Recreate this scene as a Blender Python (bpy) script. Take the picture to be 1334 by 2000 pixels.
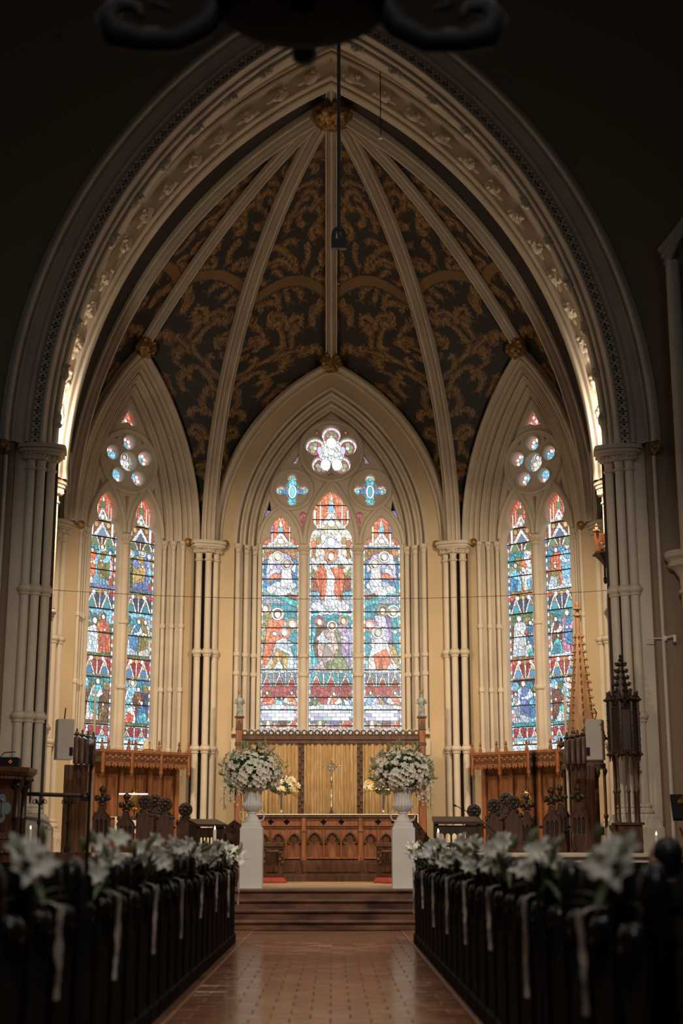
import bpy, bmesh, math, random
import numpy as np
from mathutils import Vector, Matrix
for o in list(bpy.data.objects): bpy.data.objects.remove(o)
S = bpy.context.scene
COL = S.collection
R = math.radians
rnd = random.Random(7)
pi = math.pi
# ------------------------------------------------------------------ camera
cd = bpy.data.cameras.new('camera'); cam = bpy.data.objects.new('camera', cd); COL.objects.link(cam)
cd.sensor_fit = 'VERTICAL'; cd.sensor_height = 36; cd.lens = 50
cam.location = (0.05, 0, 1.2); cam.rotation_euler = (R(90+13.3), 0, R(-0.34))
cd.clip_start = 0.05; cd.clip_end = 200
cd.dof.use_dof = True; cd.dof.focus_distance = 29; cd.dof.aperture_fstop = 1.4
S.camera = cam
# ------------------------------------------------------------------ world, lights, exposure
w = bpy.data.worlds.new('world'); S.world = w; w.use_nodes = True
w.node_tree.nodes['Background'].inputs[0].default_value = (1.0, 0.92, 0.84, 1)
w.node_tree.nodes['Background'].inputs[1].default_value = 0.007
vs = S.view_settings; vs.view_transform = 'Standard'; vs.look = 'None'; vs.gamma = 1; vs.exposure = 0
vs.use_curve_mapping = False
def light(name, kind, loc, target, energy, color, **k):
    l = bpy.data.lights.new(name, kind); o = bpy.data.objects.new(name, l); COL.objects.link(o)
    l.energy = energy; l.color = color; o.location = loc
    for a, v in k.items(): setattr(l, a, v)
    if target is not None:
        o.rotation_euler = (Vector(target)-Vector(loc)).to_track_quat('-Z', 'Y').to_euler()
    return o
WARM = (1.0, 0.76, 0.49)
# floodlights fixed behind the two chancel arch piers, aimed down into the apse
for sx in (-1, 1):
    light("apse_floodlight", "SPOT", (sx*4.62, 24.45, 8.05), (sx*1.4, 31.0, 2.4), 1400, WARM, spot_size=R(104), spot_blend=1.0, shadow_soft_size=0.09)
    # lamp lower on the same pier that lights choir stalls and altar
    light('choir_floodlight', 'SPOT', (sx*4.3, 24.5, 7.7), (-sx*0.6, 29.0, 1.2), 420, WARM, spot_size=R(80), spot_blend=0.9, shadow_soft_size=0.08)
    # spill from the fitting onto the arch beside it
    light('floodlight_spill', 'POINT', (sx*4.86, 24.62, 8.75), None, 90, (1.0, 0.86, 0.68), shadow_soft_size=0.05)
# added fill spots without fittings, brightening aisle floor and posies from above
for x, y, e in ((-2.4,6.5,330),(2.4,6.5,330),(-2.4,12.0,420),(2.6,12.0,440),(0.0,18.0,330)):
    light('nave_fill_spot', 'SPOT', (x, y, 11.5), (x*0.6, y+1.2, 0), e, (1.0, 0.88, 0.76), spot_size=R(70), spot_blend=1.0, shadow_soft_size=0.25)
light('nave_fill_spot', 'SPOT', (0.3, 0.4, 8.0), (0.0, 10.0, 0.8), 470, (1.0, 0.92, 0.84), spot_size=R(56), spot_blend=1.0, shadow_soft_size=0.5)  # added fill from behind the camera for the lilies' near sides
light('nave_fill_point', 'POINT', (0.0, 12.5, 9.0), None, 70, (1.0, 0.74, 0.50), shadow_soft_size=0.2)  # added point fill lifting the upper chancel arch, not a hung lamp
# added cool area fills giving the pew tops broad highlights, no windows there
for sx in (-1, 1):
    light('nave_fill_area', 'AREA', (sx*8.0, 11.0, 10.5), (0, 12.0, 0.5), 50, (0.86, 0.93, 1.0), shape='RECTANGLE', size=10.0, size_y=2.4)
# floods on the nave arcade aimed at the chancel piers and steps
light('nave_flood', 'SPOT', (3.4, 12.5, 7.4), (0.9, 23.3, 2.2), 1650, (1.0, 0.84, 0.68), spot_size=R(74), spot_blend=1.0, shadow_soft_size=0.07)
light('nave_flood', 'SPOT', (-3.4, 12.5, 7.4), (-0.4, 23.3, 2.2), 950, (1.0, 0.84, 0.68), spot_size=R(74), spot_blend=1.0, shadow_soft_size=0.07)
# ------------------------------------------------------------------ helpers
def lin(c):
    c /= 255.0
    return c/12.92 if c <= 0.04045 else ((c+0.055)/1.055)**2.4
def rgb(r, g, b): return (lin(r), lin(g), lin(b))
class MB:
    def __init__(s): s.v = []; s.f = []
    def add(s, vs_, fs_):
        n = len(s.v); s.v.extend([tuple(v) for v in vs_]); s.f.extend([tuple(i+n for i in f) for f in fs_]); return s
    def box(s, x0, x1, y0, y1, z0, z1):
        return s.add([(x0,y0,z0),(x1,y0,z0),(x1,y1,z0),(x0,y1,z0),(x0,y0,z1),(x1,y0,z1),(x1,y1,z1),(x0,y1,z1)],
                     [(0,3,2,1),(4,5,6,7),(0,1,5,4),(1,2,6,5),(2,3,7,6),(3,0,4,7)])
    def bbox(s, x0, x1, y0, y1, z0, z1, b=0.01):
        # box with chamfered vertical and top edges
        p = [(x0+b,y0),(x1-b,y0),(x1,y0+b),(x1,y1-b),(x1-b,y1),(x0+b,y1),(x0,y1-b),(x0,y0+b)]
        q = [(x0+b,y0+b),(x1-b,y0+b),(x1-b,y0+b),(x1-b,y1-b),(x1-b,y1-b),(x0+b,y1-b),(x0+b,y1-b),(x0+b,y0+b)]
        vs_ = [(x,y,z0) for x,y in p]+[(x,y,z1-b) for x,y in p]+[(x,y,z1) for x,y in q]
        fs_ = [tuple(range(7,-1,-1)), tuple(range(16,24))]
        for k in range(2):
            for i in range(8):
                j = (i+1)%8; fs_.append((k*8+i,k*8+j,k*8+8+j,k*8+8+i))
        return s.add(vs_, fs_)
    def lathe(s, prof, c=(0,0,0), n=12, a0=0, a1=2*pi, mod=None):
        full = abs(a1-a0-2*pi) < 1e-6; m = n if full else n+1
        vs_ = []
        for r, z in prof:
            for i in range(m):
                a = a0+(a1-a0)*i/n; rr = r if mod is None else r*mod(a, z)
                vs_.append((c[0]+rr*math.cos(a), c[1]+rr*math.sin(a), c[2]+z))
        fs_ = []
        for k in range(len(prof)-1):
            for i in range(n):
                j = (i+1)%m if full else i+1
                fs_.append((k*m+i, k*m+j, (k+1)*m+j, (k+1)*m+i))
        if full:
            fs_.append(tuple(range(m-1,-1,-1))); fs_.append(tuple((len(prof)-1)*m+i for i in range(m)))
        return s.add(vs_, fs_)
    def tube(s, pts, r, n=8, closed=False):
        pts = [Vector(p) for p in pts]; N = len(pts); rr = r if isinstance(r, (list, tuple)) else [r]*N
        vs_ = []; prev = None
        for i, p in enumerate(pts):
            if closed: t = pts[(i+1)%N]-pts[i-1]
            else: t = pts[min(i+1,N-1)]-pts[max(i-1,0)]
            t = t.normalized() if t.length > 1e-9 else Vector((0,0,1))
            if prev is None: u = t.orthogonal().normalized()
            else:
                u = prev-t*prev.dot(t); u = u.normalized() if u.length > 1e-6 else t.orthogonal().normalized()
            prev = u; w_ = t.cross(u)
            for k in range(n):
                a = 2*pi*k/n; q = p+(u*math.cos(a)+w_*math.sin(a))*rr[i]; vs_.append(tuple(q))
        fs_ = []
        for i in range(N if closed else N-1):
            j = (i+1)%N
            for k in range(n):
                l = (k+1)%n; fs_.append((i*n+k, i*n+l, j*n+l, j*n+k))
        if not closed:
            fs_.append(tuple(range(n-1,-1,-1))); fs_.append(tuple((N-1)*n+k for k in range(n)))
        return s.add(vs_, fs_)
    def loft(s, secs, n=12):
        # secs: (x,y,z,rx,ry)
        vs_ = []; m = len(secs)
        for x,y,z,rx,ry in secs:
            for i in range(n):
                a = 2*pi*i/n; vs_.append((x+rx*math.cos(a), y+ry*math.sin(a), z))
        fs_ = [(k*n+i, k*n+(i+1)%n, (k+1)*n+(i+1)%n, (k+1)*n+i) for k in range(m-1) for i in range(n)]
        fs_.append(tuple(range(n-1,-1,-1))); fs_.append(tuple((m-1)*n+i for i in range(n)))
        return s.add(vs_, fs_)
    def blob(s, c, r, n=10, m=7, bump=0.0, seed=0, fr=3):
        # lat-long ball, radii r (3) with carved bumps
        if not isinstance(r, (tuple, list)): r = (r, r, r)
        vs_ = [(c[0],c[1],c[2]-r[2])]
        for j in range(1, m):
            t = -pi/2+pi*j/m
            for i in range(n):
                a = 2*pi*i/n
                k = 1+bump*math.sin(fr*a+seed)*math.cos(fr*1.3*t+seed*2)+bump*0.5*math.sin(2.3*fr*a+1.7*seed+3*t)
                vs_.append((c[0]+r[0]*k*math.cos(t)*math.cos(a), c[1]+r[1]*k*math.cos(t)*math.sin(a), c[2]+r[2]*k*math.sin(t)))
        vs_.append((c[0],c[1],c[2]+r[2])); L = len(vs_)-1
        fs_ = [(0, 1+(i+1)%n, 1+i) for i in range(n)]
        for j in range(m-2):
            for i in range(n):
                fs_.append((1+j*n+i, 1+j*n+(i+1)%n, 1+(j+1)*n+(i+1)%n, 1+(j+1)*n+i))
        b = 1+(m-2)*n
        fs_ += [(b+i, b+(i+1)%n, L) for i in range(n)]
        return s.add(vs_, fs_)
    def grid(s, P, closed_u=False):
        # P[i][j] points
        m = len(P); n = len(P[0]); vs_ = [p for row in P for p in row]
        fs_ = [(i*n+j, i*n+j+1, (i+1)*n+j+1, (i+1)*n+j) for i in range(m-1) for j in range(n-1)]
        return s.add(vs_, fs_)
    def xf(s, M):
        s.v = [tuple(M @ Vector(v)) for v in s.v]; return s
    def mesh(s, name, mat=None, smooth=None):
        me = bpy.data.meshes.new(name); me.from_pydata(s.v, [], s.f); me.update()
        bm = bmesh.new(); bm.from_mesh(me); bmesh.ops.recalc_face_normals(bm, faces=bm.faces); bm.to_mesh(me); bm.free()
        if smooth is not None:
            me.polygons.foreach_set('use_smooth', [True]*len(me.polygons))
            if smooth < 180: me.set_sharp_from_angle(angle=R(smooth))
        if mat: me.materials.append(mat)
        return me
    def build(s, name, mat, parent=None, smooth=None, loc=None, rot=None):
        return link(name, s.mesh(name, mat, smooth), parent, loc, rot)
def link(name, me, parent=None, loc=None, rot=None):
    o = bpy.data.objects.new(name, me); COL.objects.link(o)
    if parent is not None: o.parent = parent
    if loc is not None: o.location = loc
    if rot is not None: o.rotation_euler = rot
    return o
def tag(o, label=None, cat=None, group=None, kind=None):
    if label: o['label'] = label
    if cat: o['category'] = cat
    if group: o['group'] = group
    if kind: o['kind'] = kind
    return o
def thing(name, label, cat, loc=(0,0,0), rz=0, group=None, kind=None):
    o = bpy.data.objects.new(name, None); COL.objects.link(o); o.location = loc; o.rotation_euler = (0,0,rz)
    o.empty_display_size = 0.1
    return tag(o, label, cat, group, kind)
def copy_tree(o, parent=None):
    c = o.copy(); COL.objects.link(c)
    if parent is not None: c.parent = parent
    for ch in list(o.children): copy_tree(ch, c)
    return c
def plate(outer, holes, depth, bevel=0.0, res=0):
    """flat plate in the x/z plane with holes, thickness along y (0..depth); returns MB"""
    cu = bpy.data.curves.new('tmp', 'CURVE'); cu.dimensions = '2D'; cu.fill_mode = 'BOTH'
    cu.extrude = max(depth/2-bevel, 0.0005); cu.bevel_depth = bevel; cu.bevel_resolution = res
    if bevel: cu.offset = -bevel
    for loop in [outer]+list(holes):
        sp = cu.splines.new('POLY'); sp.points.add(len(loop)-1)
        for p, q in zip(sp.points, loop): p.co = (q[0], q[1], 0, 1)
        sp.use_cyclic_u = True
    ob = bpy.data.objects.new('tmp', cu); COL.objects.link(ob)
    dg = bpy.context.evaluated_depsgraph_get(); me = bpy.data.meshes.new_from_object(ob.evaluated_get(dg))
    m = MB(); m.v = [(v.co.x, depth/2-v.co.z, v.co.y) for v in me.vertices]; m.f = [tuple(p.vertices) for p in me.polygons]
    bpy.data.objects.remove(ob); bpy.data.curves.remove(cu); bpy.data.meshes.remove(me)
    # weld
    return m
def circ(cx, cz, r, n=24, a0=0, a1=2*pi):
    return [(cx+r*math.cos(a0+(a1-a0)*i/n), cz+r*math.sin(a0+(a1-a0)*i/n)) for i in range(n if abs(a1-a0-2*pi) < 1e-6 else n+1)]
def arch_pts(a, zs, c, n=16, z0=None):
    """pointed arch outline x/z: half span a, springing zs, arc centres at +-c ; from left foot over apex to right foot"""
    Rr = a+c; ap = math.acos(max(-1, min(1, c/Rr)))
    L = [(c-Rr*math.cos(ap*i/n), zs+Rr*math.sin(ap*i/n)) for i in range(n+1)]
    out = L+[(-x, z) for x, z in reversed(L[:-1])]
    if z0 is not None: out = [(-a, z0)]+out+[(a, z0)]
    return out
def arch_c(a, rise):  # arc centre offset for given half span and rise
    return (rise*rise-a*a)/(2*a)
def arch_sweep(mb, prof, zs, c, n=24, z0=None):
    """prof: list of (half span a, y)."""
    rows = []
    for a, y in prof:
        rows.append([(x, y, z) for x, z in arch_pts(a, zs, c, n, z0)])
    mb.grid(rows); return mb
def roll(a, y, r, a0=-90, a1=90, n=6, sy=-1):
    """half round moulding points: sweeps from a+r to a-r bulging to -y"""
    return [(a+r*math.cos(R(t)), y+sy*r*math.sin(R(t))) for t in [i*180/n for i in range(n+1)]]
def foil(cx, cz, d, r, k, rot=90, n=10):
    """multifoil outline: k lobes of radius r with centres at distance d"""
    pts = []; half = pi/k
    # intersection half-angle seen from lobe centre
    px, pz = d*math.cos(half), d*math.sin(half)
    # lobe circle meets the mid-ray at distance t
    b = d*math.cos(half); disc = r*r-(d*math.sin(half))**2
    t = b-math.sqrt(disc) if disc > 0 else b*0.9
    t = b+ (-math.sqrt(disc) if disc > 0 else 0)
    t = b if disc <= 0 else b+0.0*disc
    for i in range(k):
        th = R(rot)+2*pi*i/k; lx, lz = cx+d*math.cos(th), cz+d*math.sin(th)
        cusp = max(d*math.cos(half)*0.86, 0.02)
        # angle from lobe centre to cusp on either side
        ex, ez = cx+cusp*math.cos(th-half)-lx, cz+cusp*math.sin(th-half)-lz
        a0 = math.atan2(ez, ex); rel = (a0-th+pi) % (2*pi)-pi
        span = abs(rel)
        for j in range(n+1):
            a = th-span+2*span*j/n
            f = 1.0
            if j in (0, n): rr = math.hypot(ex, ez)
            else: rr = r
            pts.append((lx+rr*math.cos(a), lz+rr*math.sin(a)))
    return pts
ORD = ['first','second','third','fourth','fifth','sixth','seventh','eighth','ninth','tenth','eleventh','twelfth','thirteenth','fourteenth','fifteenth','sixteenth','seventeenth','eighteenth','nineteenth','twentieth','twenty-first','twenty-second','twenty-third','twenty-fourth','twenty-fifth','twenty-sixth']
# ------------------------------------------------------------------ materials
def nt(name):
    m = bpy.data.materials.new(name); m.use_nodes = True; t = m.node_tree; b = t.nodes['Principled BSDF']; return m, t, b
def mat(name, col, rough=0.6, var=0.12, scale=4.0, bump=0.0, metal=0.0, bscale=None, spec=0.5, stretch=None, dark=None):
    m, t, b = nt(name); N = t.nodes; L = t.links
    tc = N.new('ShaderNodeTexCoord'); mp = N.new('ShaderNodeMapping'); L.new(tc.outputs['Object'], mp.inputs[0])
    if stretch: mp.inputs['Scale'].default_value = stretch
    no = N.new('ShaderNodeTexNoise'); no.inputs['Scale'].default_value = scale; no.inputs['Detail'].default_value = 5
    L.new(mp.outputs[0], no.inputs[0])
    mx = N.new('ShaderNodeMix'); mx.data_type = 'RGBA'
    c2 = dark if dark else tuple(x*(1-var*2.2) for x in col); c1 = tuple(min(1, x*(1+var)) for x in col)
    mx.inputs[6].default_value = (*c2, 1); mx.inputs[7].default_value = (*c1, 1)
    cr = N.new('ShaderNodeMapRange'); cr.inputs[1].default_value = 0.3; cr.inputs[2].default_value = 0.7
    L.new(no.outputs[0], cr.inputs[0]); L.new(cr.outputs[0], mx.inputs[0]); L.new(mx.outputs[2], b.inputs['Base Color'])
    b.inputs['Roughness'].default_value = rough; b.inputs['Metallic'].default_value = metal; b.inputs['Specular IOR Level'].default_value = spec
    if bump:
        n2 = N.new('ShaderNodeTexNoise'); n2.inputs['Scale'].default_value = bscale or scale*6; n2.inputs['Detail'].default_value = 4
        L.new(mp.outputs[0], n2.inputs[0]); bp = N.new('ShaderNodeBump'); bp.inputs['Strength'].default_value = bump; bp.inputs['Distance'].default_value = 0.02
        L.new(n2.outputs[0], bp.inputs['Height']); L.new(bp.outputs[0], b.inputs['Normal'])
    return m
def glow(name, col, strength):
    m, t, b = nt(name); b.inputs['Base Color'].default_value = (*col, 1); b.inputs['Emission Color'].default_value = (*col, 1)
    b.inputs['Emission Strength'].default_value = strength; return m
M = {}
M['stone'] = mat('painted_stone', (0.64,0.56,0.455), 0.6, 0.06, 1.5, 0.08, bscale=30)
M['wallp'] = mat('cream_plaster', (0.57,0.44,0.285), 0.75, 0.07, 0.7, 0.05, bscale=25)
M['wood'] = mat('oak', (0.27,0.098,0.034), 0.42, 0.22, 3, 0.06, stretch=(6,6,0.7))
M['wood2'] = mat('walnut', (0.10,0.042,0.020), 0.4, 0.25, 3, 0.06, stretch=(6,6,0.8))
M['dark'] = mat('dark_oak', (0.045,0.022,0.013), 0.4, 0.25, 3, 0.05, stretch=(5,5,0.8))
M['tan'] = mat('light_oak', (0.34,0.19,0.095), 0.5, 0.15, 3, 0.05, stretch=(6,6,0.8))
M['pew'] = mat('ebonised_pew_wood', (0.008,0.0072,0.007), 0.6, 0.2, 3, 0.03, stretch=(4,4,0.8), spec=0.02)
M['pewgloss'] = mat('polished_pew_roll', (0.012,0.011,0.0105), 0.27, 0.1, 3, spec=0.6)
M['pewboard'] = mat('pew_board_wood', (0.07,0.038,0.022), 0.6, 0.25, 3, 0.05, stretch=(0.8,5,6))
M['gold'] = mat('gilded_plaster', (0.42,0.24,0.08), 0.42, 0.35, 9, 0.25, metal=0.45, bscale=25)
M['iron'] = mat('black_iron', (0.010,0.010,0.012), 0.65, 0.1, spec=0.2)
M['shadowpaint'] = mat('painted_gap_shade', (0.05,0.035,0.026), 0.8, 0.1)  # pier backing colour, paints in the shade of gaps between shafts
M['grey'] = mat('grey_metal', (0.12,0.145,0.155), 0.55, 0.1)
M['white'] = mat('white_paint', (0.78,0.77,0.74), 0.5, 0.03)
M['speaker'] = mat('grey_beige_casing', (0.52,0.47,0.41), 0.55, 0.03)
M['linen'] = mat('white_linen', (0.85,0.84,0.81), 0.8, 0.03)
M['red'] = mat('red_velvet', (0.30,0.04,0.026), 0.8, 0.15, 8)
M['silver'] = mat('polished_silver', (0.72,0.68,0.62), 0.22, 0.05, metal=1.0)
M['brass'] = mat('brass', (0.42,0.27,0.09), 0.33, 0.15, metal=0.9)
M['wax'] = mat('candle_wax', (0.80,0.72,0.58), 0.5, 0.03)
M['flame'] = glow('candle_flame', (1.0,0.62,0.28), 9)
M['petal'] = mat('lily_petal', (0.88,0.86,0.75), 0.6, 0.05, 12)
M['ivory'] = mat('ivory_petal', (0.80,0.74,0.52), 0.6, 0.08, 12)
M['yellow'] = mat('yellow_petal', (0.75,0.47,0.07), 0.6, 0.12, 12)
M['leaf'] = mat('green_leaf', (0.075,0.125,0.045), 0.5, 0.3, 8)
M['palel'] = mat('pale_bud', (0.36,0.42,0.22), 0.55, 0.2, 8)
M['ribbon'] = mat('cream_tulle_ribbon', (0.56,0.48,0.41), 0.8, 0.08, 10)
M['skin'] = mat('skin', (0.50,0.29,0.20), 0.5, 0.05)
M['hair'] = mat('dark_hair', (0.012,0.010,0.009), 0.45, 0.2, 30)
M['suit'] = mat('navy_cloth', (0.012,0.013,0.018), 0.85, 0.1, 20)
M['shirt'] = mat('white_shirt', (0.75,0.74,0.72), 0.8, 0.03)
M['teal'] = mat('pale_teal_cloth', (0.36,0.47,0.46), 0.8, 0.05)
M['lead'] = mat('dark_lead', (0.01,0.01,0.012), 0.6, 0.1)
M['statue'] = mat('painted_statue', (0.30,0.33,0.32), 0.55, 0.3, 14)
M['blueenamel'] = mat('blue_grey_enamel', (0.17,0.23,0.27), 0.4, 0.1)
M['fabric'] = mat('gold_curtain', (0.53,0.36,0.175), 0.7, 0.18, 6, 0.05, stretch=(8,8,0.6))
M['marble'] = mat('red_brown_marble', (0.20,0.095,0.058), 0.33, 0.35, 2.2, 0.02, stretch=(1,1,2.5), dark=(0.05,0.022,0.014))
M['carpet'] = mat('pale_stone_floor', (0.50,0.36,0.22), 0.45, 0.12, 2)
M['tile'] = mat('red_clay_tile', (0.40,0.17,0.095), 0.22, 0.18, 1.8, 0.02)
M['grout'] = mat('tile_bed', (0.11,0.052,0.03), 0.5, 0.1)
M['line'] = mat('pale_border_tile', (0.42,0.25,0.17), 0.4, 0.1)
# nave plaster with flaked chips
def chipped():
    m, t, b = nt('flaking_plaster'); N = t.nodes; L = t.links
    tc = N.new('ShaderNodeTexCoord'); n1 = N.new('ShaderNodeTexNoise'); n1.inputs['Scale'].default_value = 3.2; n1.inputs['Detail'].default_value = 6; n1.inputs['Roughness'].default_value = 0.62
    L.new(tc.outputs['Object'], n1.inputs[0]); rp = N.new('ShaderNodeValToRGB'); rp.color_ramp.elements[0].position = 0.675; rp.color_ramp.elements[1].position = 0.685
    L.new(n1.outputs[0], rp.inputs[0]); mx = N.new('ShaderNodeMix'); mx.data_type = 'RGBA'; mx.inputs[6].default_value = (0.26,0.19,0.135,1); mx.inputs[7].default_value = (0.09,0.062,0.045,1)
    L.new(rp.outputs[0], mx.inputs[0]); L.new(mx.outputs[2], b.inputs['Base Color']); b.inputs['Roughness'].default_value = 0.8
    bp = N.new('ShaderNodeBump'); bp.inputs['Strength'].default_value = 0.4; bp.inputs['Distance'].default_value = 0.02; bp.invert = True
    L.new(rp.outputs[0], bp.inputs['Height']); L.new(bp.outputs[0], b.inputs['Normal']); return m
M['chip'] = chipped()
def attr_mat(name, emit):
    m, t, b = nt(name); N = t.nodes; L = t.links
    a = N.new('ShaderNodeAttribute'); a.attribute_name = 'Col'
    if emit:
        b.inputs['Base Color'].default_value = (0.02,0.02,0.02,1); b.inputs['Roughness'].default_value = 0.3
        L.new(a.outputs['Color'], b.inputs['Emission Color']); b.inputs['Emission Strength'].default_value = emit
    else:
        n1 = N.new('ShaderNodeTexNoise'); n1.inputs['Scale'].default_value = 1.6; n1.inputs['Detail'].default_value = 5
        tc = N.new('ShaderNodeTexCoord'); L.new(tc.outputs['Object'], n1.inputs[0])
        mr = N.new('ShaderNodeMapRange'); mr.inputs[3].default_value = 0.55; mr.inputs[4].default_value = 1.35; L.new(n1.outputs[0], mr.inputs[0])
        mx = N.new('ShaderNodeVectorMath'); mx.operation = 'SCALE'; L.new(a.outputs['Color'], mx.inputs[0]); L.new(mr.outputs[0], mx.inputs['Scale'])
        L.new(mx.outputs[0], b.inputs['Base Color']); b.inputs['Roughness'].default_value = 0.55
    return m
M['glass'] = attr_mat('stained_glass', 1.3)
M['vaultpaint'] = attr_mat('painted_vault', 0)
def foil(cx, cz, d, r, k, rot=90, span=112, n=12):
    pts = []
    for i in range(k):
        th = R(rot)+2*pi*i/k
        for j in range(n+1):
            a = th+R(-span+2*span*j/n); pts.append((cx+d*math.cos(th)+r*math.cos(a), cz+d*math.sin(th)+r*math.sin(a)))
    return pts
def bez(p0, p1, p2, n=7):
    return [((1-t)**2*p0[0]+2*t*(1-t)*p1[0]+t*t*p2[0], (1-t)**2*p0[1]+2*t*(1-t)*p1[1]+t*t*p2[1]) for t in [i/n for i in range(1, n+1)]]
def trefoil_light(cx, hw, z0, zs, ch, cz, uh, uz, ap):
    L = [(-hw, z0), (-hw, zs)]
    for i in range(1, 7):
        a = i/6*pi/2; L.append((-ch-(hw-ch)*math.cos(a), zs+(cz-0.02-zs)*math.sin(a)))
    L += [(-ch, cz)]
    L += bez((-ch, cz), (-uh*1.02, cz+(uz-cz)*0.35), (-uh, uz), 5)
    L += bez((-uh, uz), (-uh*0.92, uz+(ap-uz)*0.55), (0, ap), 8)
    return [(cx+x, z) for x, z in L]+[(cx-x, z) for x, z in reversed(L[:-1])]
# ------------------------------------------------------------------ stained glass painting
class Glass:
    """canvas in metres (s, z); colours are the glass colours, leads follow every outline and cell"""
    def __init__(g, s0, s1, z0, z1, res=0.0075, seed=1):
        g.s0, g.z1, g.res = s0, z1, res; g.W = int((s1-s0)/res); g.H = int((z1-z0)/res)
        g.X = s0+(np.arange(g.W)+0.5)*res; g.Z = z1-(np.arange(g.H)+0.5)*res
        g.XX, g.ZZ = np.meshgrid(g.X, g.Z)
        g.col = np.zeros((g.H, g.W, 3), np.float32)+0.35; g.id = np.zeros((g.H, g.W), np.int64); g.big = np.ones((g.H, g.W), np.float32); g.n = 1
        g.rs = np.random.RandomState(seed)
    def put(g, mask, col, plain=False):
        g.n += 1
        g.col[mask] = col; g.id[mask] = g.n; g.big[mask] = 0.0 if plain else 1.0
    def _win(g, x0, x1, z0, z1):
        i0 = max(0, int((x0-g.s0)/g.res)-1); i1 = min(g.W, int((x1-g.s0)/g.res)+2)
        j0 = max(0, int((g.z1-z1)/g.res)-1); j1 = min(g.H, int((g.z1-z0)/g.res)+2)
        return slice(j0, max(j0,j1)), slice(i0, max(i0,i1))
    def _put(g, w_, m, col, plain):
        g.n += 1; sub = g.col[w_]; sub[m] = col; s2 = g.id[w_]; s2[m] = g.n; s3 = g.big[w_]; s3[m] = 0.0 if plain else 1.0
    def ell(g, cx, cz, rx, rz, col, plain=True):
        w_ = g._win(cx-rx, cx+rx, cz-rz, cz+rz)
        g._put(w_, ((g.XX[w_]-cx)/rx)**2+((g.ZZ[w_]-cz)/rz)**2 < 1, col, plain)
    def rect(g, x0, x1, z0, z1, col, plain=False):
        w_ = g._win(x0, x1, z0, z1)
        g._put(w_, (g.XX[w_] >= x0) & (g.XX[w_] < x1) & (g.ZZ[w_] >= z0) & (g.ZZ[w_] < z1), col, plain)
    def poly(g, pts, col, plain=False):
        xs = [p[0] for p in pts]; zs_ = [p[1] for p in pts]; w_ = g._win(min(xs), max(xs), min(zs_), max(zs_))
        X, Z = g.XX[w_], g.ZZ[w_]; ins = np.zeros(X.shape, bool); n = len(pts)
        for i in range(n):
            x0, z0 = pts[i]; x1, z1 = pts[(i+1) % n]
            if z0 == z1: continue
            c = ((z0 > Z) != (z1 > Z)) & (X < (x1-x0)*(Z-z0)/(z1-z0)+x0); ins ^= c
        g._put(w_, ins, col, plain)
    def cells(g, size, aspect=1.25):
        # jittered voronoi ids
        sx, sz = size, size*aspect; nx = int((g.X[-1]-g.s0)/sx)+4; nz = int((g.z1-g.Z[-1])/sz)+4
        jx = g.rs.rand(nz, nx)*0.8; jz = g.rs.rand(nz, nx)*0.8
        gx = (g.XX-g.s0)/sx+1; gz = (g.z1-g.ZZ)/sz+1; bx = gx.astype(int); bz = gz.astype(int)
        best = np.full(g.XX.shape, 1e9, np.float32); out = np.zeros(g.XX.shape, np.int64)
        for dz in (-1,0,1):
            for dx in (-1,0,1):
                cx = np.clip(bx+dx,0,nx-1); cz = np.clip(bz+dz,0,nz-1)
                d = (cx+0.1+jx[cz,cx]-gx)**2+(cz+0.1+jz[cz,cx]-gz)**2; m = d < best; best[m] = d[m]; out[m] = (cz*nx+cx)[m]
        return out
    def finish(g, size=0.085, pale=0.0):
        g.pale = pale
        c = g.cells(size)
        comb = g.id*100000+np.where(g.big > 0.5, c, 0)
        u, inv = np.unique(comb, return_inverse=True); inv = inv.reshape(comb.shape)
        k = 0.62+0.6*g.rs.rand(len(u)).astype(np.float32); tint = 1+0.10*(g.rs.rand(len(u),3).astype(np.float32)-0.5)
        col = (g.col*(1-g.pale)+g.pale)*(k[inv][...,None])*tint[inv]
        lead = np.zeros(comb.shape, bool)
        lead[:, 1:] |= comb[:, 1:] != comb[:, :-1]; lead[1:, :] |= comb[1:, :] != comb[:-1, :]
        g.final = np.where(lead[...,None], 0.012, np.clip(col, 0, 1.25)); g.key = np.where(lead, -1, inv)
        return g
    def panel(g, name, x0, x1, z0, z1, parent, y):
        """one glazed panel between two saddle bars: a mesh of coloured pieces and lead"""
        i0 = max(0, int(round((x0-g.s0)/g.res))); i1 = min(g.W, int(round((x1-g.s0)/g.res)))
        j0 = max(0, int(round((g.z1-z1)/g.res))); j1 = min(g.H, int(round((g.z1-z0)/g.res)))
        V = []; Cc = []
        for j in range(j0, j1):
            k = g.key[j, i0:i1]; br = np.flatnonzero(np.diff(k))+1; st = np.concatenate(([0], br)); en = np.concatenate((br, [i1-i0]))
            zt = g.z1-j*g.res; zb = zt-g.res
            xa = g.s0+(i0+st)*g.res; xb = g.s0+(i0+en)*g.res; q = np.empty((len(st), 4, 3), np.float32)
            q[:,0,0] = xa; q[:,1,0] = xb; q[:,2,0] = xb; q[:,3,0] = xa; q[:,:,1] = y; q[:,0:2,2] = zb; q[:,2:4,2] = zt
            V.append(q); Cc.append(g.final[j, i0+st])
        V = np.concatenate(V); Cc = np.concatenate(Cc); n = len(V)
        me = bpy.data.meshes.new(name); me.vertices.add(n*4); me.vertices.foreach_set('co', V.reshape(-1))
        me.loops.add(n*4); me.loops.foreach_set('vertex_index', np.arange(n*4, dtype=np.int32))
        me.polygons.add(n); me.polygons.foreach_set('loop_start', np.arange(n, dtype=np.int32)*4)
        me.update(calc_edges=True)
        at = me.color_attributes.new('Col', 'FLOAT_COLOR', 'POINT')
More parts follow.
